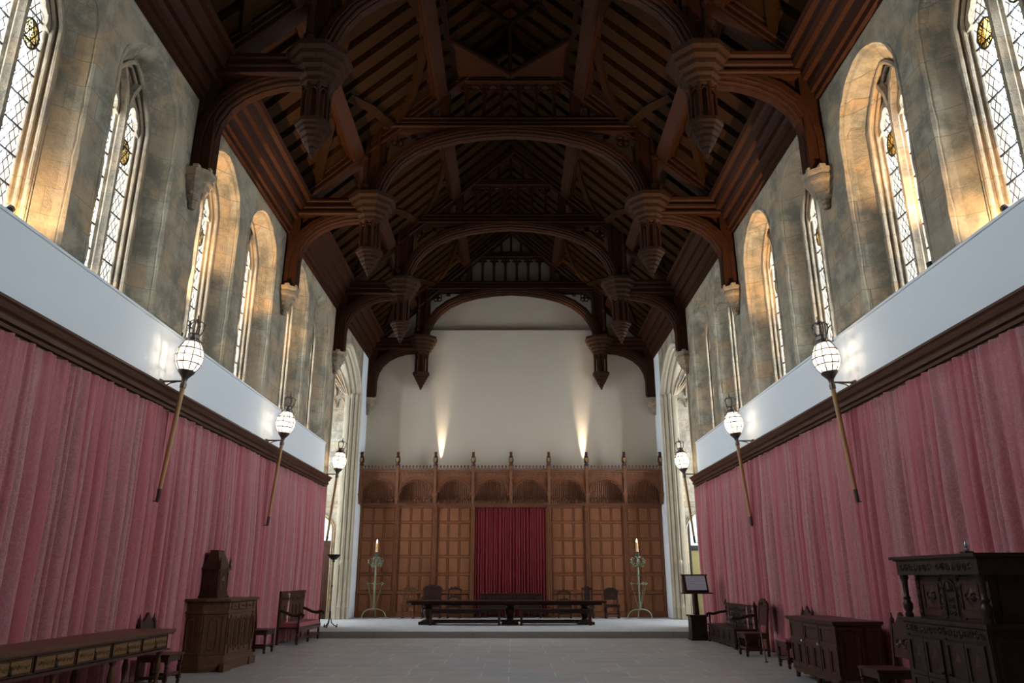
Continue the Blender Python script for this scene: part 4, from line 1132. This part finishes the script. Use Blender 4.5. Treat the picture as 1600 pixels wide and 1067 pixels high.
    if arms:
        for sx in (-1, 1):
            m = MB(); x = sx * (w / 2 - .02)
            m.tube([(x, d / 2, sh + .27), (x, .05, sh + .24), (x, -d / 2 + .02, sh + .22), (x, -d / 2 - .05, sh + .19)], .024, 6); turned(m, x, -d / 2 + .03, sh, sh + .22, .02, 6)
            m.build('arm', mat, e)
    if cushion:
        m = MB(); m.box(-w / 2 + .03, w / 2 - .03, -d / 2 + .01, d / 2 - .03, sh, sh + .03); m.build('cushion', cushion, e)
    return e

# ---- left wall
# long drawer table (front faces +x)
LT = empty('drawer_table', (-4.80, 8.85, 0), pi / 2, 'long brown oak table with a row of inlaid drawers, along the left curtain', 'table')
# local x runs along the table (world +y), local -y is the front (world +x)
hl = 1.85
m = MB(); m.box(-hl - .06, hl + .06, -.34, .30, .745, .785); m.box(-hl - .03, hl + .03, -.315, .28, .725, .745); m.build('table_top', 'mid', LT)
m = MB(); m.box(-hl, hl, -.27, .25, .54, .725); m.box(-hl - .02, hl + .02, -.30, .27, .52, .55); m.build('apron', 'dark', LT)
nd = 5
for k in range(nd):
    x0 = -hl + .03 + k * (2 * hl - .06) / nd; x1 = x0 + (2 * hl - .06) / nd - .04
    m = MB(); m.box(x0, x1, -.285, -.27, .565, .715)
    frame_panel(m, x0, x1, .565, .715, -.285, .014, .012)
    dr = m.build('drawer', 'dark', LT)
    for h in (0, 1):
        a = lerp(x0, x1, .03 + h * .49); b = lerp(x0, x1, .48 + h * .49)
        m = MB(); m.box(a, b, -.292, -.285, .585, .695); carve(m, (a + b) / 2, .64, (b - a) * .9, .09, -.292, 4, k)
        m.build('inlay', 'inlay', dr)
    m = MB(); xm = (x0 + x1) / 2; m.tube([(xm, -.29, .66), (xm, -.31, .65), (xm, -.31, .60)], .006, 5); m.lathe([(.012, .575), (.016, .59), (.006, .61)], (xm, -.31), 6); m.build('drop_handle', 'iron', dr)
for x in (-hl + .08, -.62, .55, hl - .10):
    for y in (-.22, .20):
        m = MB(); m.lathe([(.04, 0), (.045, .06), (.03, .08), (.036, .14), (.02, .17), (.032, .24), (.042, .32), (.03, .40), (.02, .45), (.038, .48), (.04, .53)], (x, y), 12); m.build('leg', 'mid', LT, True)
m = MB(); m.box(-hl + .08, hl - .1, -.025, .0, .09, .14)
for x in (-hl + .08, hl - .1): m.box(x - .03, x + .03, -.22, .2, .09, .14)
m.build('stretcher', 'dark', LT)
# chair at the table end (its crest shows above the table top)
chair((-4.91, 11.42, 0), pi / 2, 'dark side chair with pointed crest, standing at the far end of the drawer table', w=.50, d=.44, sh=.42, bh=.90, style='peak', group=None)
# credenza: world plan corners
CR = empty('canted_cabinet', (-4.95, 13.7, 0), pi / 2, 'brown oak cabinet with canted corners and oblong panelled doors against the left curtain', 'cabinet')
# local: x along wall (world +y), -y front (world +x)
pl = [(-.80, .36), (-.80, .02), (-.58, -.30), (.66, -.34), (.80, -.12), (.80, .36)]
def plan(off): 
    cx, cy = 0, .05; out = []
    for (x, y) in pl:
        out.append((x + off * (1 if x > 0 else -1), y if y > .3 else y - off * (1 if y < .3 else 0)))
    return out
m = MB(); m.prism(plan(0), 'z', .14, 1.06); m.prism(plan(.02), 'z', .88, .92); m.prism(plan(.03), 'z', .12, .2); m.prism(plan(.02), 'z', .2, .23)
m.build('body', 'mid', CR)
m = MB(); m.prism(plan(.02), 'z', 1.05, 1.07); m.prism(plan(.06), 'z', 1.07, 1.11); m.build('top', 'mid', CR)
m = MB(); m.prism([(x, y) for x, y in plan(.04)], 'z', .0, .05)
m.prism(plan(.05), 'z', .05, .13); m.build('plinth', 'mid', CR)
def face_T(p, q):      # matrix mapping local face coords (x along p->q, y outward negative, z) to cabinet coords
    d = Vector((q[0] - p[0], q[1] - p[1], 0)).normalized(); n = Vector((d.y, -d.x, 0))
    return Matrix(((d.x, -n.x, 0, p[0]), (d.y, -n.y, 0, p[1]), (0, 0, 1, 0), (0, 0, 0, 1)))
def oblong(m, x0, x1, z0, z1):
    r = (x1 - x0) * .26; xm = (x0 + x1) / 2
    P = [(xm + r * math.cos(t), -.006, z1 - r + r * math.sin(t)) for t in [pi * i / 8 for i in range(9)]] + [(xm + r * math.cos(t), -.006, z0 + r + r * math.sin(t)) for t in [pi + pi * i / 8 for i in range(9)]]
    m.tube(P, .009, 5, True); m.ball((xm, -.008, z1 - .015), .018, .012, .018, 6, 4); m.ball((xm, -.008, z0 + .015), .018, .012, .018, 6, 4)
for (p, q, n_, nm) in ((pl[0], pl[1], 1, 'end_panel'), (pl[1], pl[2], 1, 'canted_panel')):
    L = math.dist(p, q); m = MB(); m.T = face_T(p, q); frame_panel(m, .03, L - .03, .26, .86, 0, .03, .014); oblong(m, .07, L - .07, .32, .80)
    m.build(nm, 'mid', CR)
p, q = pl[2], pl[3]; L = math.dist(p, q)
for k in range(2):
    a = .14 + k * (L - .28) / 2; b = a + (L - .28) / 2
    m = MB(); m.T = face_T(p, q); m.box(a + .005, b - .005, -.012, 0, .25, .86); frame_panel(m, a + .01, b - .01, .26, .85, -.012, .022, .012)
    m.box((a + b) / 2 - .01, (a + b) / 2 + .01, -.024, -.012, .28, .83)
    dr = m.build('door', 'mid', CR)
    m = MB(); m.T = face_T(p, q) @ Matrix.Translation((0, -.014, 0)); oblong(m, a + .03, (a + b) / 2 - .01, .33, .79); oblong(m, (a + b) / 2 + .01, b - .03, .33, .79); m.build('oblong_moulding', 'mid', dr)
    m = MB(); m.T = face_T(p, q); kx = b - .03 if k == 0 else a + .03; m.ball((kx, -.04, .56), .018, n=8, m=6); m.build('knob', 'bronze', dr, True)
for k in range(3):
    a = .12 + k * (L - .24) / 3; b = a + (L - .24) / 3
    m = MB(); m.T = face_T(p, q); m.box(a + .01, b - .01, -.012, 0, .93, 1.04); frame_panel(m, a + .012, b - .012, .932, 1.038, -.012, .014, .01); dr = m.build('drawer', 'mid', CR)
    m = MB(); m.T = face_T(p, q); m.ball(((a + b) / 2, -.03, .985), .016, n=8, m=6); m.build('knob', 'bronze', dr, True)
for a in (.02, L - .10):
    m = MB(); m.T = face_T(p, q); m.box(a, a + .08, -.02, 0, .23, 1.04); m.tube([(a + .04, -.025, .4), (a + .055, -.03, .6), (a + .04, -.025, .8)], .02, 6); m.build('pilaster', 'mid', CR)
for x in (-.60, .62):
    m = MB(); m.prism([(x - .16, 0), (x + .16, 0), (x + .16, .12), (x - .16, .12)], 'y', -.40, -.33); m.build('foot', 'mid', CR)
# house-shaped oak box on the cabinet
BX = empty('oak_shrine_box', (-5.12, 13.72, 1.11), pi / 2, 'tall dark oak box with a steep hipped lid standing on the canted cabinet', 'box')
m = MB(); m.box(-.30, .22, -.17, .17, .0, .04); m.box(-.28, .20, -.15, .15, .04, .10); m.box(-.27, .19, -.14, .14, .10, .46); m.build('body', 'dark', BX)
m = MB(); m.box(-.30, .22, -.17, .17, .46, .50); m.build('cornice', 'dark', BX)
m = MB(); m.taper(-.28, .20, -.15, .15, .50, -.17, .09, -.05, .08, .78); m.box(-.18, .10, -.06, .09, .775, .79); m.build('lid', 'dark', BX)
m = MB(); frame_panel(m, -.24, .16, .12, .44, -.14, .03, .012); m.prism([(-.2, .16), (.12, .16), (.12, .3), (-.04, .42), (-.2, .3)], 'y', -.15, -.14)
lozenge(m, -.04, .28, .14, .2, -.15); m.build('carved_front', 'dark', BX)
for x in (-.27, .19):
    m = MB(); m.lathe([(.022, .5), (.026, .53), (.014, .56), (.02, .6), (.004, .68)], (x, -.15), 6); m.build('pinnacle', 'dark', BX)
# chair beyond the cabinet
chair((-5.06, 16.28, 0), pi / 2, 'dark oak side chair between the canted cabinet and the red-seated settle', w=.56, d=.42, sh=.45, bh=1.08, style='arch', group=None)
# settle with red seat
ST = empty('red_seat_settle', (-5.02, 19.05, 0), pi / 2, 'dark oak open arm settle with red seat and panelled back, by the left curtain', 'settle')
m = MB(); m.box(-1.0, 1.0, -.26, .22, .34, .38); m.box(-1.0, 1.0, -.26, -.22, .28, .36); m.box(-1.0, 1.0, -.24, -.21, .10, .15); m.build('seat_frame', 'dark', ST)
m = MB(); m.taper(-.97, .97, -.25, .2, .38, -.94, .94, -.22, .18, .46); m.build('seat_cushion', 'cushion', ST)
m = MB(); m.box(-1.02, 1.02, .20, .26, .30, 1.13); m.box(-1.05, 1.05, .18, .27, 1.10, 1.15)
for k in range(6): frame_panel(m, -.98 + k * .327, -.98 + k * .327 + .32, .50, .86, .20, .03, .012)
m.box(-.98, .98, .185, .2, .9, 1.08); carve(m, 0, .99, 1.9, .16, .185, 14)
m.build('back', 'dark', ST)
for x in (-.96, 0, .96):
    blockleg(ST, x, -.22, .36, .028)
    if x: 
        m = MB(); m.box(x - .03, x + .03, .2, .26, 0, .32); m.build('leg', 'dark', ST)
        m = MB()
        m.tube([(x, .22, .74), (x, .10, .70), (x, -.04, .64), (x, -.16, .62), (x, -.27, .66), (x, -.33, .63), (x, -.31, .58)], [.035, .035, .032, .038, .045, .04, .02], 8); turned(m, x, -.23, .38, .62, .024)
        m.build('arm', 'dark', ST)
# torchere
TO = empty('torchere', (-5.0, 22.05, .15), 0, 'tall black iron torchere with a shallow bowl standing on the dais at the left', 'floor lamp')
m = MB(); m.tube([(0, 0, .30), (0, 0, 1.76)], .013, 8); m.lathe([(.03, 1.72), (.035, 1.76), (.02, 1.79)], n=8); m.lathe([(.02, 1.05), (.026, 1.08), (.02, 1.11)], n=8); m.build('stem', 'iron', TO)
m = MB(); m.lathe([(.02, 1.78), (.08, 1.80), (.14, 1.86), (.18, 1.91), (.185, 1.93), (.17, 1.93), (.12, 1.87), (.02, 1.84)], n=16); m.build('bowl', 'iron', TO, True)
for k in range(3):
    a = k * 2 * pi / 3 + .4; m = MB(); m.tube([(r * math.cos(a), r * math.sin(a), z) for r, z in ((.012, .42), (.02, .25), (.06, .12), (.14, .04), (.20, .035), (.22, .06), (.20, .08))], .014, 6); m.box(.2 * math.cos(a) - .02, .2 * math.cos(a) + .02, .2 * math.sin(a) - .02, .2 * math.sin(a) + .02, 0, .03); m.build('foot', 'iron', TO)
m = MB(); m.lathe([(.05, 1.87), (.07, 1.895), (.03, 1.91)], n=10); m.build('bulb', simple('bulb_glow', (1.0, .9, .78), .5, 0, 0, 5, 12.0), TO)

# ---- right wall
# lectern on plinth
LE = empty('lectern', (4.60, 19.62, 0), 0, 'dark oak lectern with a printed information sheet on a square plinth', 'lectern')
m = MB(); m.box(-.21, .21, -.2, .2, 0, .05); m.box(-.19, .19, -.18, .18, .05, .54); m.box(-.22, .22, -.21, .21, .54, .58); m.build('plinth', 'black', LE)
m = MB(); m.taper(-.055, .055, -.05, .05, .58, -.04, .04, -.04, .04, 1.12); m.build('post', 'dark', LE)
m = MB(); m.prism([(-.26, 1.09), (-.20, 1.09), (.12, 1.09), (.14, 1.50), (.10, 1.53), (-.02, 1.53)][0:1] + [(.13, 1.09), (.13, 1.50), (.02, 1.52), (-.17, 1.12)], 'x', -.30, .30); m.box(-.36, .36, -.28, .02, 1.07, 1.10); m.box(-.32, .32, -.02, .16, 1.50, 1.53); m.build('desk', 'dark', LE)
ang = math.atan2(.40, .19)
dT = Matrix.Translation((0, -.195, 1.12)) @ Matrix.Rotation(ang, 4, 'X')
m = MB(); m.T = dT; m.box(-.245, .245, .03, .41, .006, .016); sh = m.build('information_sheet', 'paper', LE)
m = MB(); m.T = dT
for r_, (a, b) in enumerate([(-.1, .12), (-.2, .2), (-.2, .16), (-.2, .2), (-.2, .05), (-.2, .19), (-.2, .2), (-.2, .1)]): m.box(a, b, .375 - r_ * .042, .385 - r_ * .042, .016, .017)
m.build('print_lines', 'ink', sh)
m = MB(); m.T = dT; m.box(-.28, .28, .0, .03, .0, .03); m.box(-.28, -.245, .03, .43, 0, .025); m.box(.245, .28, .03, .43, 0, .025); m.box(-.28, .28, .41, .44, 0, .025); m.build('sheet_frame', 'black', LE)
# carved box settle (front faces -x): local x along world -y
BS = empty('carved_box_settle', (5.02, 18.15, 0), -pi / 2, 'black carved oak box settle with arms and scalloped base, by the right curtain', 'settle')
m = MB(); m.box(-1.15, 1.15, -.24, .24, .04, .37)
m.prism([(-1.17, .0), (-1.05, .0), (-1.0, .04)] + [(lerp(-1.0, 1.0, i / 24), .05 + .02 * math.sin(i * 1.6)) for i in range(25)] + [(1.0, .04), (1.05, 0), (1.17, 0), (1.17, .11), (-1.17, .11)], 'y', -.265, -.235)
for k in range(5): frame_panel(m, -1.11 + k * .445, -1.11 + k * .445 + .43, .12, .35, -.24, .035, .014); 
m.build('box_base', 'black', BS)
m = MB(); m.box(-1.17, 1.17, -.27, .24, .37, .405); m.build('seat', 'black', BS)
m = MB(); m.box(-1.15, 1.15, .20, .26, .40, .86); m.box(-1.17, 1.17, .18, .27, .84, .88)
for r_ in range(3): carve(m, 0, .50 + r_ * .13, 2.2, .11, .20, 18, r_)
for x in (-1.12, 1.12): m.lathe([(.03, .86), (.035, .9), (.02, .93), (.008, .96)], (x, .22), 6)
m.build('carved_back', 'black', BS)
for x in (-1.10, 1.10):
    m = MB(); m.tube([(x, .2, .68), (x, .05, .66), (x, -.10, .62), (x, -.22, .63), (x, -.29, .60)], [.03, .03, .03, .035, .025], 7); turned(m, x, -.2, .40, .61, .022); m.build('arm', 'black', BS)
# chair with round carved back
chair((4.76, 15.72, 0), -pi / 2, 'dark chair with a tall round-topped carved back beside the box settle', w=.54, d=.46, sh=.42, bh=1.02, style='arch', mat='dark', group=None)
PT = empty('leaning_rod', (4.62, 14.6, 0), 0, 'thin brown wooden rod standing at the near side of the round-backed chair', 'rod')
m = MB(); m.tube([(-.02, -.10, 0), (.02, .25, .62)], [.012, .014], 8); m.build('shaft', 'mid', PT)
m = MB(); m.lathe([(.035, 0), (.035, .012), (.012, .02)], (-.02, -.1), 10); m.build('foot', 'iron', PT)
chair((4.83, 13.62, 0), -pi / 2, 'dark turned-leg chair with pointed back, partly behind the panelled chest', w=.50, d=.46, sh=.42, bh=.92, style='peak', mat='dark', group=None, cushion='cushion')
# panelled chest (coffer on legs)
CF = empty('panelled_chest', (4.70, 11.63, 0), -pi / 2, 'dark oak panelled chest on short legs with two pale knobs, by the right curtain', 'chest')
hw = .88
m = MB(); m.box(-hw, hw, -.31, .31, .14, .84); m.build('body', 'dark', CF)
m = MB(); m.box(-hw - .04, hw + .04, -.36, .33, .84, .875); m.box(-hw - .02, hw + .02, -.34, .32, .82, .84); m.build('lid', 'dark', CF)
for k in range(3):
    a = -hw + .05 + k * .585; m = MB(); frame_panel(m, a, a + .56, .55, .80, -.31, .04, .018); m.box(a + .06, a + .50, -.318, -.31, .61, .74); m.build('upper_panel', 'dark', CF)
    for h in range(2):
        m = MB(); b = a + h * .285; frame_panel(m, b, b + .27, .20, .52, -.31, .035, .018); m.build('lower_panel', 'dark', CF)
m = MB(); m.box(-hw, hw, -.33, -.31, .52, .555); m.build('middle_rail', 'dark', CF)
for x in (-.30, .30):
    m = MB(); m.ball((x, -.35, .55), .022, n=8, m=6); m.box(x - .006, x + .006, -.34, -.32, .545, .555); m.build('knob', 'knob', CF, True)
for sx in (-1, 1):
    m = MB(); T = Matrix.Rotation(sx * pi / 2, 4, 'Z'); m.T = T
    for k in range(2): frame_panel(m, -.28 + k * .285, -.28 + k * .285 + .275, .20, .80, -hw, .04, .016)
    m.build('end_panel', 'dark', CF)
m = MB(); m.prism([(-hw, .15)] + [(lerp(-hw + .1, hw - .1, i / 30), .11 - .03 * abs(math.sin(i * .63))) for i in range(31)] + [(hw, .15)], 'y', -.325, -.30); m.build('scalloped_apron', 'dark', CF)
for x in (-hw + .06, 0, hw - .06):
    for y in ((-.27, .26) if x else (-.27,)):
        m = MB(); m.lathe([(.03, 0), (.035, .05), (.03, .09), (.045, .14)], (x, y), 8); m.build('leg', 'dark', CF)
# chair between chest and court cupboard
chair((4.45, 9.52, 0), -pi / 2, 'dark chair squeezed between the panelled chest and the court cupboard', w=.52, d=.46, sh=.43, bh=.98, style='peak', mat='dark', group=None, slope=.03)
# court cupboard
CC = empty('court_cupboard', (4.52, 7.74, 0), -pi / 2, 'tall black carved court cupboard with turned pillars and lozenge panels, at the right edge', 'cupboard')
hw = .74; fy = -.30
m = MB(); m.box(-hw, hw, fy, .30, .10, 1.0); m.box(-hw - .01, hw + .01, fy - .015, .3, .06, .13); m.build('lower_body', 'black', CC)
m = MB(); m.box(-hw - .04, hw + .04, fy - .04, .32, 1.0, 1.04); m.build('shelf', 'black', CC)
m = MB(); m.box(-hw + .01, hw - .01, fy - .012, fy, .88, .99); carve(m, 0, .935, 1.4, .10, fy - .012, 16); m.build('carved_frieze', 'black', CC)
for k in (-1, 1):
    x0, x1 = (-hw + .07, -.04) if k < 0 else (.04, hw - .07)
    m = MB(); m.box(x0, x1, fy - .015, fy, .16, .86); dr = m.build('lower_door', 'black', CC)
    xm = (x0 + x1) / 2
    m = MB()
    for (a, b) in ((x0, xm), (xm, x1)):
        for (c, d) in ((.16, .50), (.50, .86)): frame_panel(m, a + .005, b - .005, c + .005, d - .005, fy - .015, .035, .014)
    m.build('panel_frame', 'black', dr)
    for (a, b) in ((x0, xm), (xm, x1)):
        for (c, d) in ((.16, .50), (.50, .86)): m = MB(); lozenge(m, (a + b) / 2, (c + d) / 2, (b - a) * .4, (d - c) * .62, fy - .015, .02); m.build('lozenge', 'dark', dr)
    m = MB(); kx = x1 - .02 if k < 0 else x0 + .02
    m.ball((kx, fy - .04, .56), .014, n=8, m=5); m.build('knob', 'iron', dr)
m = MB()
for x in (-hw + .035, 0, hw - .035): m.box(x - .035, x + .035, fy - .012, fy, .13, .88)
carve(m, -hw + .035, .8, .06, .06, fy - .014, 1); m.build('stile', 'black', CC)
# upper stage, set back between pillars
uy = -.16
m = MB(); m.box(-hw + .09, hw - .09, uy, .30, 1.04, 1.47); m.build('upper_body', 'black', CC)
for k in (-1, 1):
    x0, x1 = (-hw + .20, -.14) if k < 0 else (.14, hw - .20)
    m = MB(); m.box(x0, x1, uy - .014, uy, 1.07, 1.44); dr = m.build('upper_door', 'dark', CC)
    m = MB(); frame_panel(m, x0 + .05, x1 - .05, 1.13, 1.38, uy - .014, .015, .01); lozenge(m, (x0 + x1) / 2, 1.255, (x1 - x0) * .5, .2, uy - .014, .02); carve(m, (x0 + x1) / 2, 1.255, (x1 - x0) * .5, .22, uy - .02, 2); m.build('lozenge', 'black', dr)
    m = MB(); m.ball((x1 - .02 if k < 0 else x0 + .02, uy - .03, 1.27), .012, n=8, m=5); m.build('knob', 'iron', dr)
m = MB(); m.box(-.13, .13, uy - .012, uy, 1.06, 1.45)
for i in range(9):
    a = pi * (i + .5) / 9; m.tube([(.02 * math.cos(a), uy - .018, 1.30 + .02 * math.sin(a)), (.10 * math.cos(a), uy - .018, 1.30 + .10 * math.sin(a))], .008, 4)
m.tube([(-.10, uy - .018, 1.08), (-.10, uy - .018, 1.30)] + [(.11 * math.cos(t), uy - .018, 1.30 + .11 * math.sin(t)) for t in [pi - pi * i / 10 for i in range(11)]] + [(.10, uy - .018, 1.08)], .010, 5)
for q in range(3): carve(m, 0, 1.10 + q * .06, .14, .05, uy - .014, 2, q)
m.build('arched_niche_panel', 'black', CC)
for x in (-hw + .13, -.165, .165, hw - .13):
    m = MB(); m.box(x - .03, x + .03, uy - .01, uy, 1.05, 1.46)
    for q in range(5): carve(m, x, 1.09 + q * .08, .05, .05, uy - .012, 1, q)
    m.build('carved_stile', 'black', CC)
for x in (-hw + .05, hw - .05):
    m = MB(); m.lathe([(.04, 1.04), (.045, 1.07), (.03, 1.09), (.045, 1.12), (.05, 1.17), (.03, 1.21), (.04, 1.23), (.026, 1.25), (.03, 1.40), (.045, 1.43), (.04, 1.47)], (x, fy + .04), 12); m.build('turned_pillar', 'black', CC, True)
m = MB(); m.box(-hw, hw, fy, .30, 1.46, 1.60); carve(m, -.35, 1.53, .62, .10, fy, 7, 1); carve(m, .35, 1.53, .62, .10, fy, 7, 2); m.build('upper_frieze', 'black', CC)
m = MB(); m.box(-hw - .02, hw + .02, fy - .02, .31, 1.60, 1.615); m.box(-hw - .05, hw + .05, fy - .05, .33, 1.615, 1.645); m.build('cornice', 'black', CC)
m = MB(); T = Matrix.Rotation(pi / 2, 4, 'Z'); m.T = T
frame_panel(m, -.26, .26, .18, .92, -hw, .05, .014); frame_panel(m, -.1, .26, 1.1, 1.42, -hw + .09, .04, .012); m.build('end_panel', 'black', CC)
for x in (-hw + .05, hw - .05):
    for y in (fy + .04, .25):
        m = MB(); m.box(x - .04, x + .04, y - .04, y + .04, 0, .10); m.build('foot', 'black', CC)
BT = empty('glass_candle_lamp', (4.72, 7.98, 1.645), 0, 'small clear glass and black candle lamp standing on the court cupboard', 'lamp')
m = MB(); m.box(-.045, .045, -.045, .045, 0, .045); m.build('base', 'iron', BT)
m = MB(); m.lathe([(.012, .045), (.025, .06), (.012, .08), (.02, .10), (.008, .13), (.006, .16)], n=10); m.build('stem', 'clear', BT, True)

# ---- dais: trestle table, benches, chairs, settle, candle stands
DT = empty('trestle_table', (-.12, 23.55, .15), 0, 'very long dark oak refectory table on three trestles in the middle of the dais', 'table')
m = MB(); m.box(-2.93, 2.93, -.36, .36, .60, .66); m.box(-2.8, 2.8, -.28, .28, .54, .60); m.build('table_top', 'black', DT)
for x in (-2.32, .10, 2.32):
    m = MB(); m.box(x - .25, x + .25, -.30, .30, 0, .07); m.taper(x - .2, x + .2, -.22, .22, .07, x - .10, x + .10, -.10, .10, .14)
    m.lathe([(.12, .12), (.09, .17), (.13, .24), (.16, .33), (.14, .42), (.10, .47), (.14, .50), (.14, .54)], (x, 0), 12); m.build('trestle', 'black', DT, True)
m = MB(); m.box(-2.3, 2.3, -.04, .04, .07, .13); m.build('stretcher', 'black', DT)
for x, lb in ((-1.32, 'long low dark bench in front of the left half of the trestle table'), (1.30, 'long low dark bench in front of the right half of the trestle table')):
    b = empty('bench', (x, 23.0, .15), 0, lb, 'bench')
    m = MB(); m.box(-1.05, 1.05, -.13, .13, .40, .445); m.build('seat', 'black', b)
    m = MB(); m.box(-.98, .98, -.10, -.08, .33, .40); m.box(-.98, .98, .08, .10, .33, .40); m.box(-.98, .98, -.11, -.09, .06, .10); m.build('rail', 'black', b)
    for sx in (-1, 1):
        for sy in (-1, 1):
            m = MB(); m.box(sx * .99 - .035, sx * .99 + .035, sy * .10 - .025, sy * .10 + .025, 0, .40); m.build('leg', 'dark', b)
cg = 'row of carved chairs behind the trestle table'
cy = 27.0
chair((-3.50, cy, .15), 0, 'spindle back chair left of the trestle table, by the green candle stand', w=.44, d=.42, sh=.45, bh=1.02, style='spindle', mat='mid')
chair((-2.70, cy, .15), 0, 'wide black armchair with high round carved back, behind the left table end', w=.64, d=.5, sh=.45, bh=1.05, style='arch', mat='black', arms=True)
chair((-1.93, cy, .15), 0, 'dark chair whose open back has two arched carved rails, left of the crimson curtain', w=.48, d=.42, sh=.45, bh=1.0, style='loops', mat='black')
chair((1.82, cy, .15), 0, 'dark low chair with arched carved crest, first to the right of the crimson curtain', w=.48, d=.42, sh=.45, bh=.90, style='loops', mat='black')
chair((2.62, cy, .15), 0, 'narrow tall-backed carved chair behind the right end of the trestle table', w=.40, d=.42, sh=.45, bh=1.04, style='narrow', mat='black')
chair((3.44, cy, .15), 0, 'dark arched-back chair nearest the right candle stand', w=.48, d=.42, sh=.45, bh=.96, style='arch', mat='black')
HB = empty('high_back_bench', (-.02, 27.1, .15), 0, 'low carved dark bench with solid back in front of the crimson curtain', 'bench')
m = MB(); m.box(-1.06, 1.06, -.2, .2, .38, .42); m.build('seat', 'black', HB)
m = MB(); m.box(-1.08, 1.08, .2, .25, .3, .78); m.box(-1.10, 1.10, .17, .27, .76, .80); carve(m, 0, .68, 2.1, .1, .2, 20); m.build('back', 'black', HB)
for x in (-1.03, 1.03):
    for y in (-.16, .22):
        m = MB(); m.box(x - .03, x + .03, y - .03, y + .03, 0, .40); m.build('leg', 'black', HB)
m = MB(); m.box(-1.0, 1.0, -.19, -.16, .28, .38); m.build('rail', 'black', HB)

def candle_stand(loc, rz, label, variant):
    e = empty('candle_stand', loc, rz, label, 'candle stand')
    m = MB(); m.tube([(0, 0, .28), (0, 0, 1.95)], .026, 8)
    for z in (.5, .8, 1.1, 1.4): m.lathe([(.036, z), (.046, z + .02), (.036, z + .04)], n=8)
    m.build('stem', 'green_iron', e)
    for k in range(3):
        a = -pi / 2 + 2 * pi * k / 3 + (pi / 3 if variant else 0.2)
        a = (0.15, pi - .15, pi / 2)[k] if True else a
        m = MB(); m.tube([(.42 * math.cos(a) * t, .42 * math.sin(a) * t, .30 * math.sqrt(max(0, 1 - t ** 2.4)) + .012) for t in [i / 9 for i in range(10)]], .022, 6); m.build('foot', 'green_iron', e)
    for k in range(3):
        a = (0.1, pi - .1, -pi / 2)[k] + (.0 if not variant else .5 * (k - 1))
        m = MB(); m.tube([(r * math.cos(a), r * math.sin(a), z) for r, z in ((.03, .36), (.08, .50), (.16, .80), (.23, 1.08), (.20, 1.12), (.03, 1.10))], .011, 5)
        for g in range(4):
            b = g * pi / 2; m.ball((.24 * math.cos(a) + .035 * math.cos(b), .24 * math.sin(a), 1.12 + .035 * math.sin(b)), .022, .014, .022, 6, 4)
        m.build('side_stem', 'green_iron', e)
    for k in range(6):
        a = k * pi / 3 + .3
        m = MB(); R = .24
        m.tube([(r * math.cos(a), r * math.sin(a), z) for r, z in ((.03, 1.72), (.12, 1.68), (.21, 1.75), (.25, 1.88), (.20, 1.96), (.13, 1.92))], .012, 5)
        for (r, z) in (((.25, 1.84),) if k % 2 else ((.17, 1.72),)):
            for g in range(4):
                b = g * pi / 2 + .4; m.ball((r * math.cos(a) + .05 * math.cos(b) * -math.sin(a) , r * math.sin(a) + .05 * math.cos(b) * math.cos(a), z + .05 * math.sin(b)), .034, .026, .03, 6, 4)
        m.build('leaf_scroll', 'green_iron', e)
    m = MB(); m.lathe([(.05, 1.93), (.09, 1.96), (.10, 1.99), (.06, 2.0)], n=10)
    for q in range(5): a = q * 2 * pi / 5; m.ball((.09 * math.cos(a), .09 * math.sin(a), 1.99), .035, .035, .02, 6, 4)
    m.build('leaf_cup', 'green_iron', e)
    m = MB(); m.lathe([(.065, 2.0), (.07, 2.02), (.07, 2.14), (.06, 2.15)], n=12); m.build('candle_holder', 'iron', e)
    c = empty('candle', (loc[0], loc[1], loc[2] + 2.15), 0, ('thick yellow candle on the %s green stand' % ('right' if variant else 'left')), 'candle')
    m = MB(); m.lathe([(.045, 0), (.045, .27), (.038, .30), (.01, .29)], n=12); m.build('wax', 'wax', c, True)
    m = MB(); m.lathe([(.010, .29), (.024, .33), (.018, .38), (.003, .43)], n=8); m.build('flame_bulb', 'flame', c, True)
candle_stand((-4.62, 26.75, .15), 0, 'pale green wrought iron candle stand at the left end of the dais', 0)
candle_stand((4.28, 26.35, .15), 0, 'pale green wrought iron candle stand at the right end of the dais', 1)
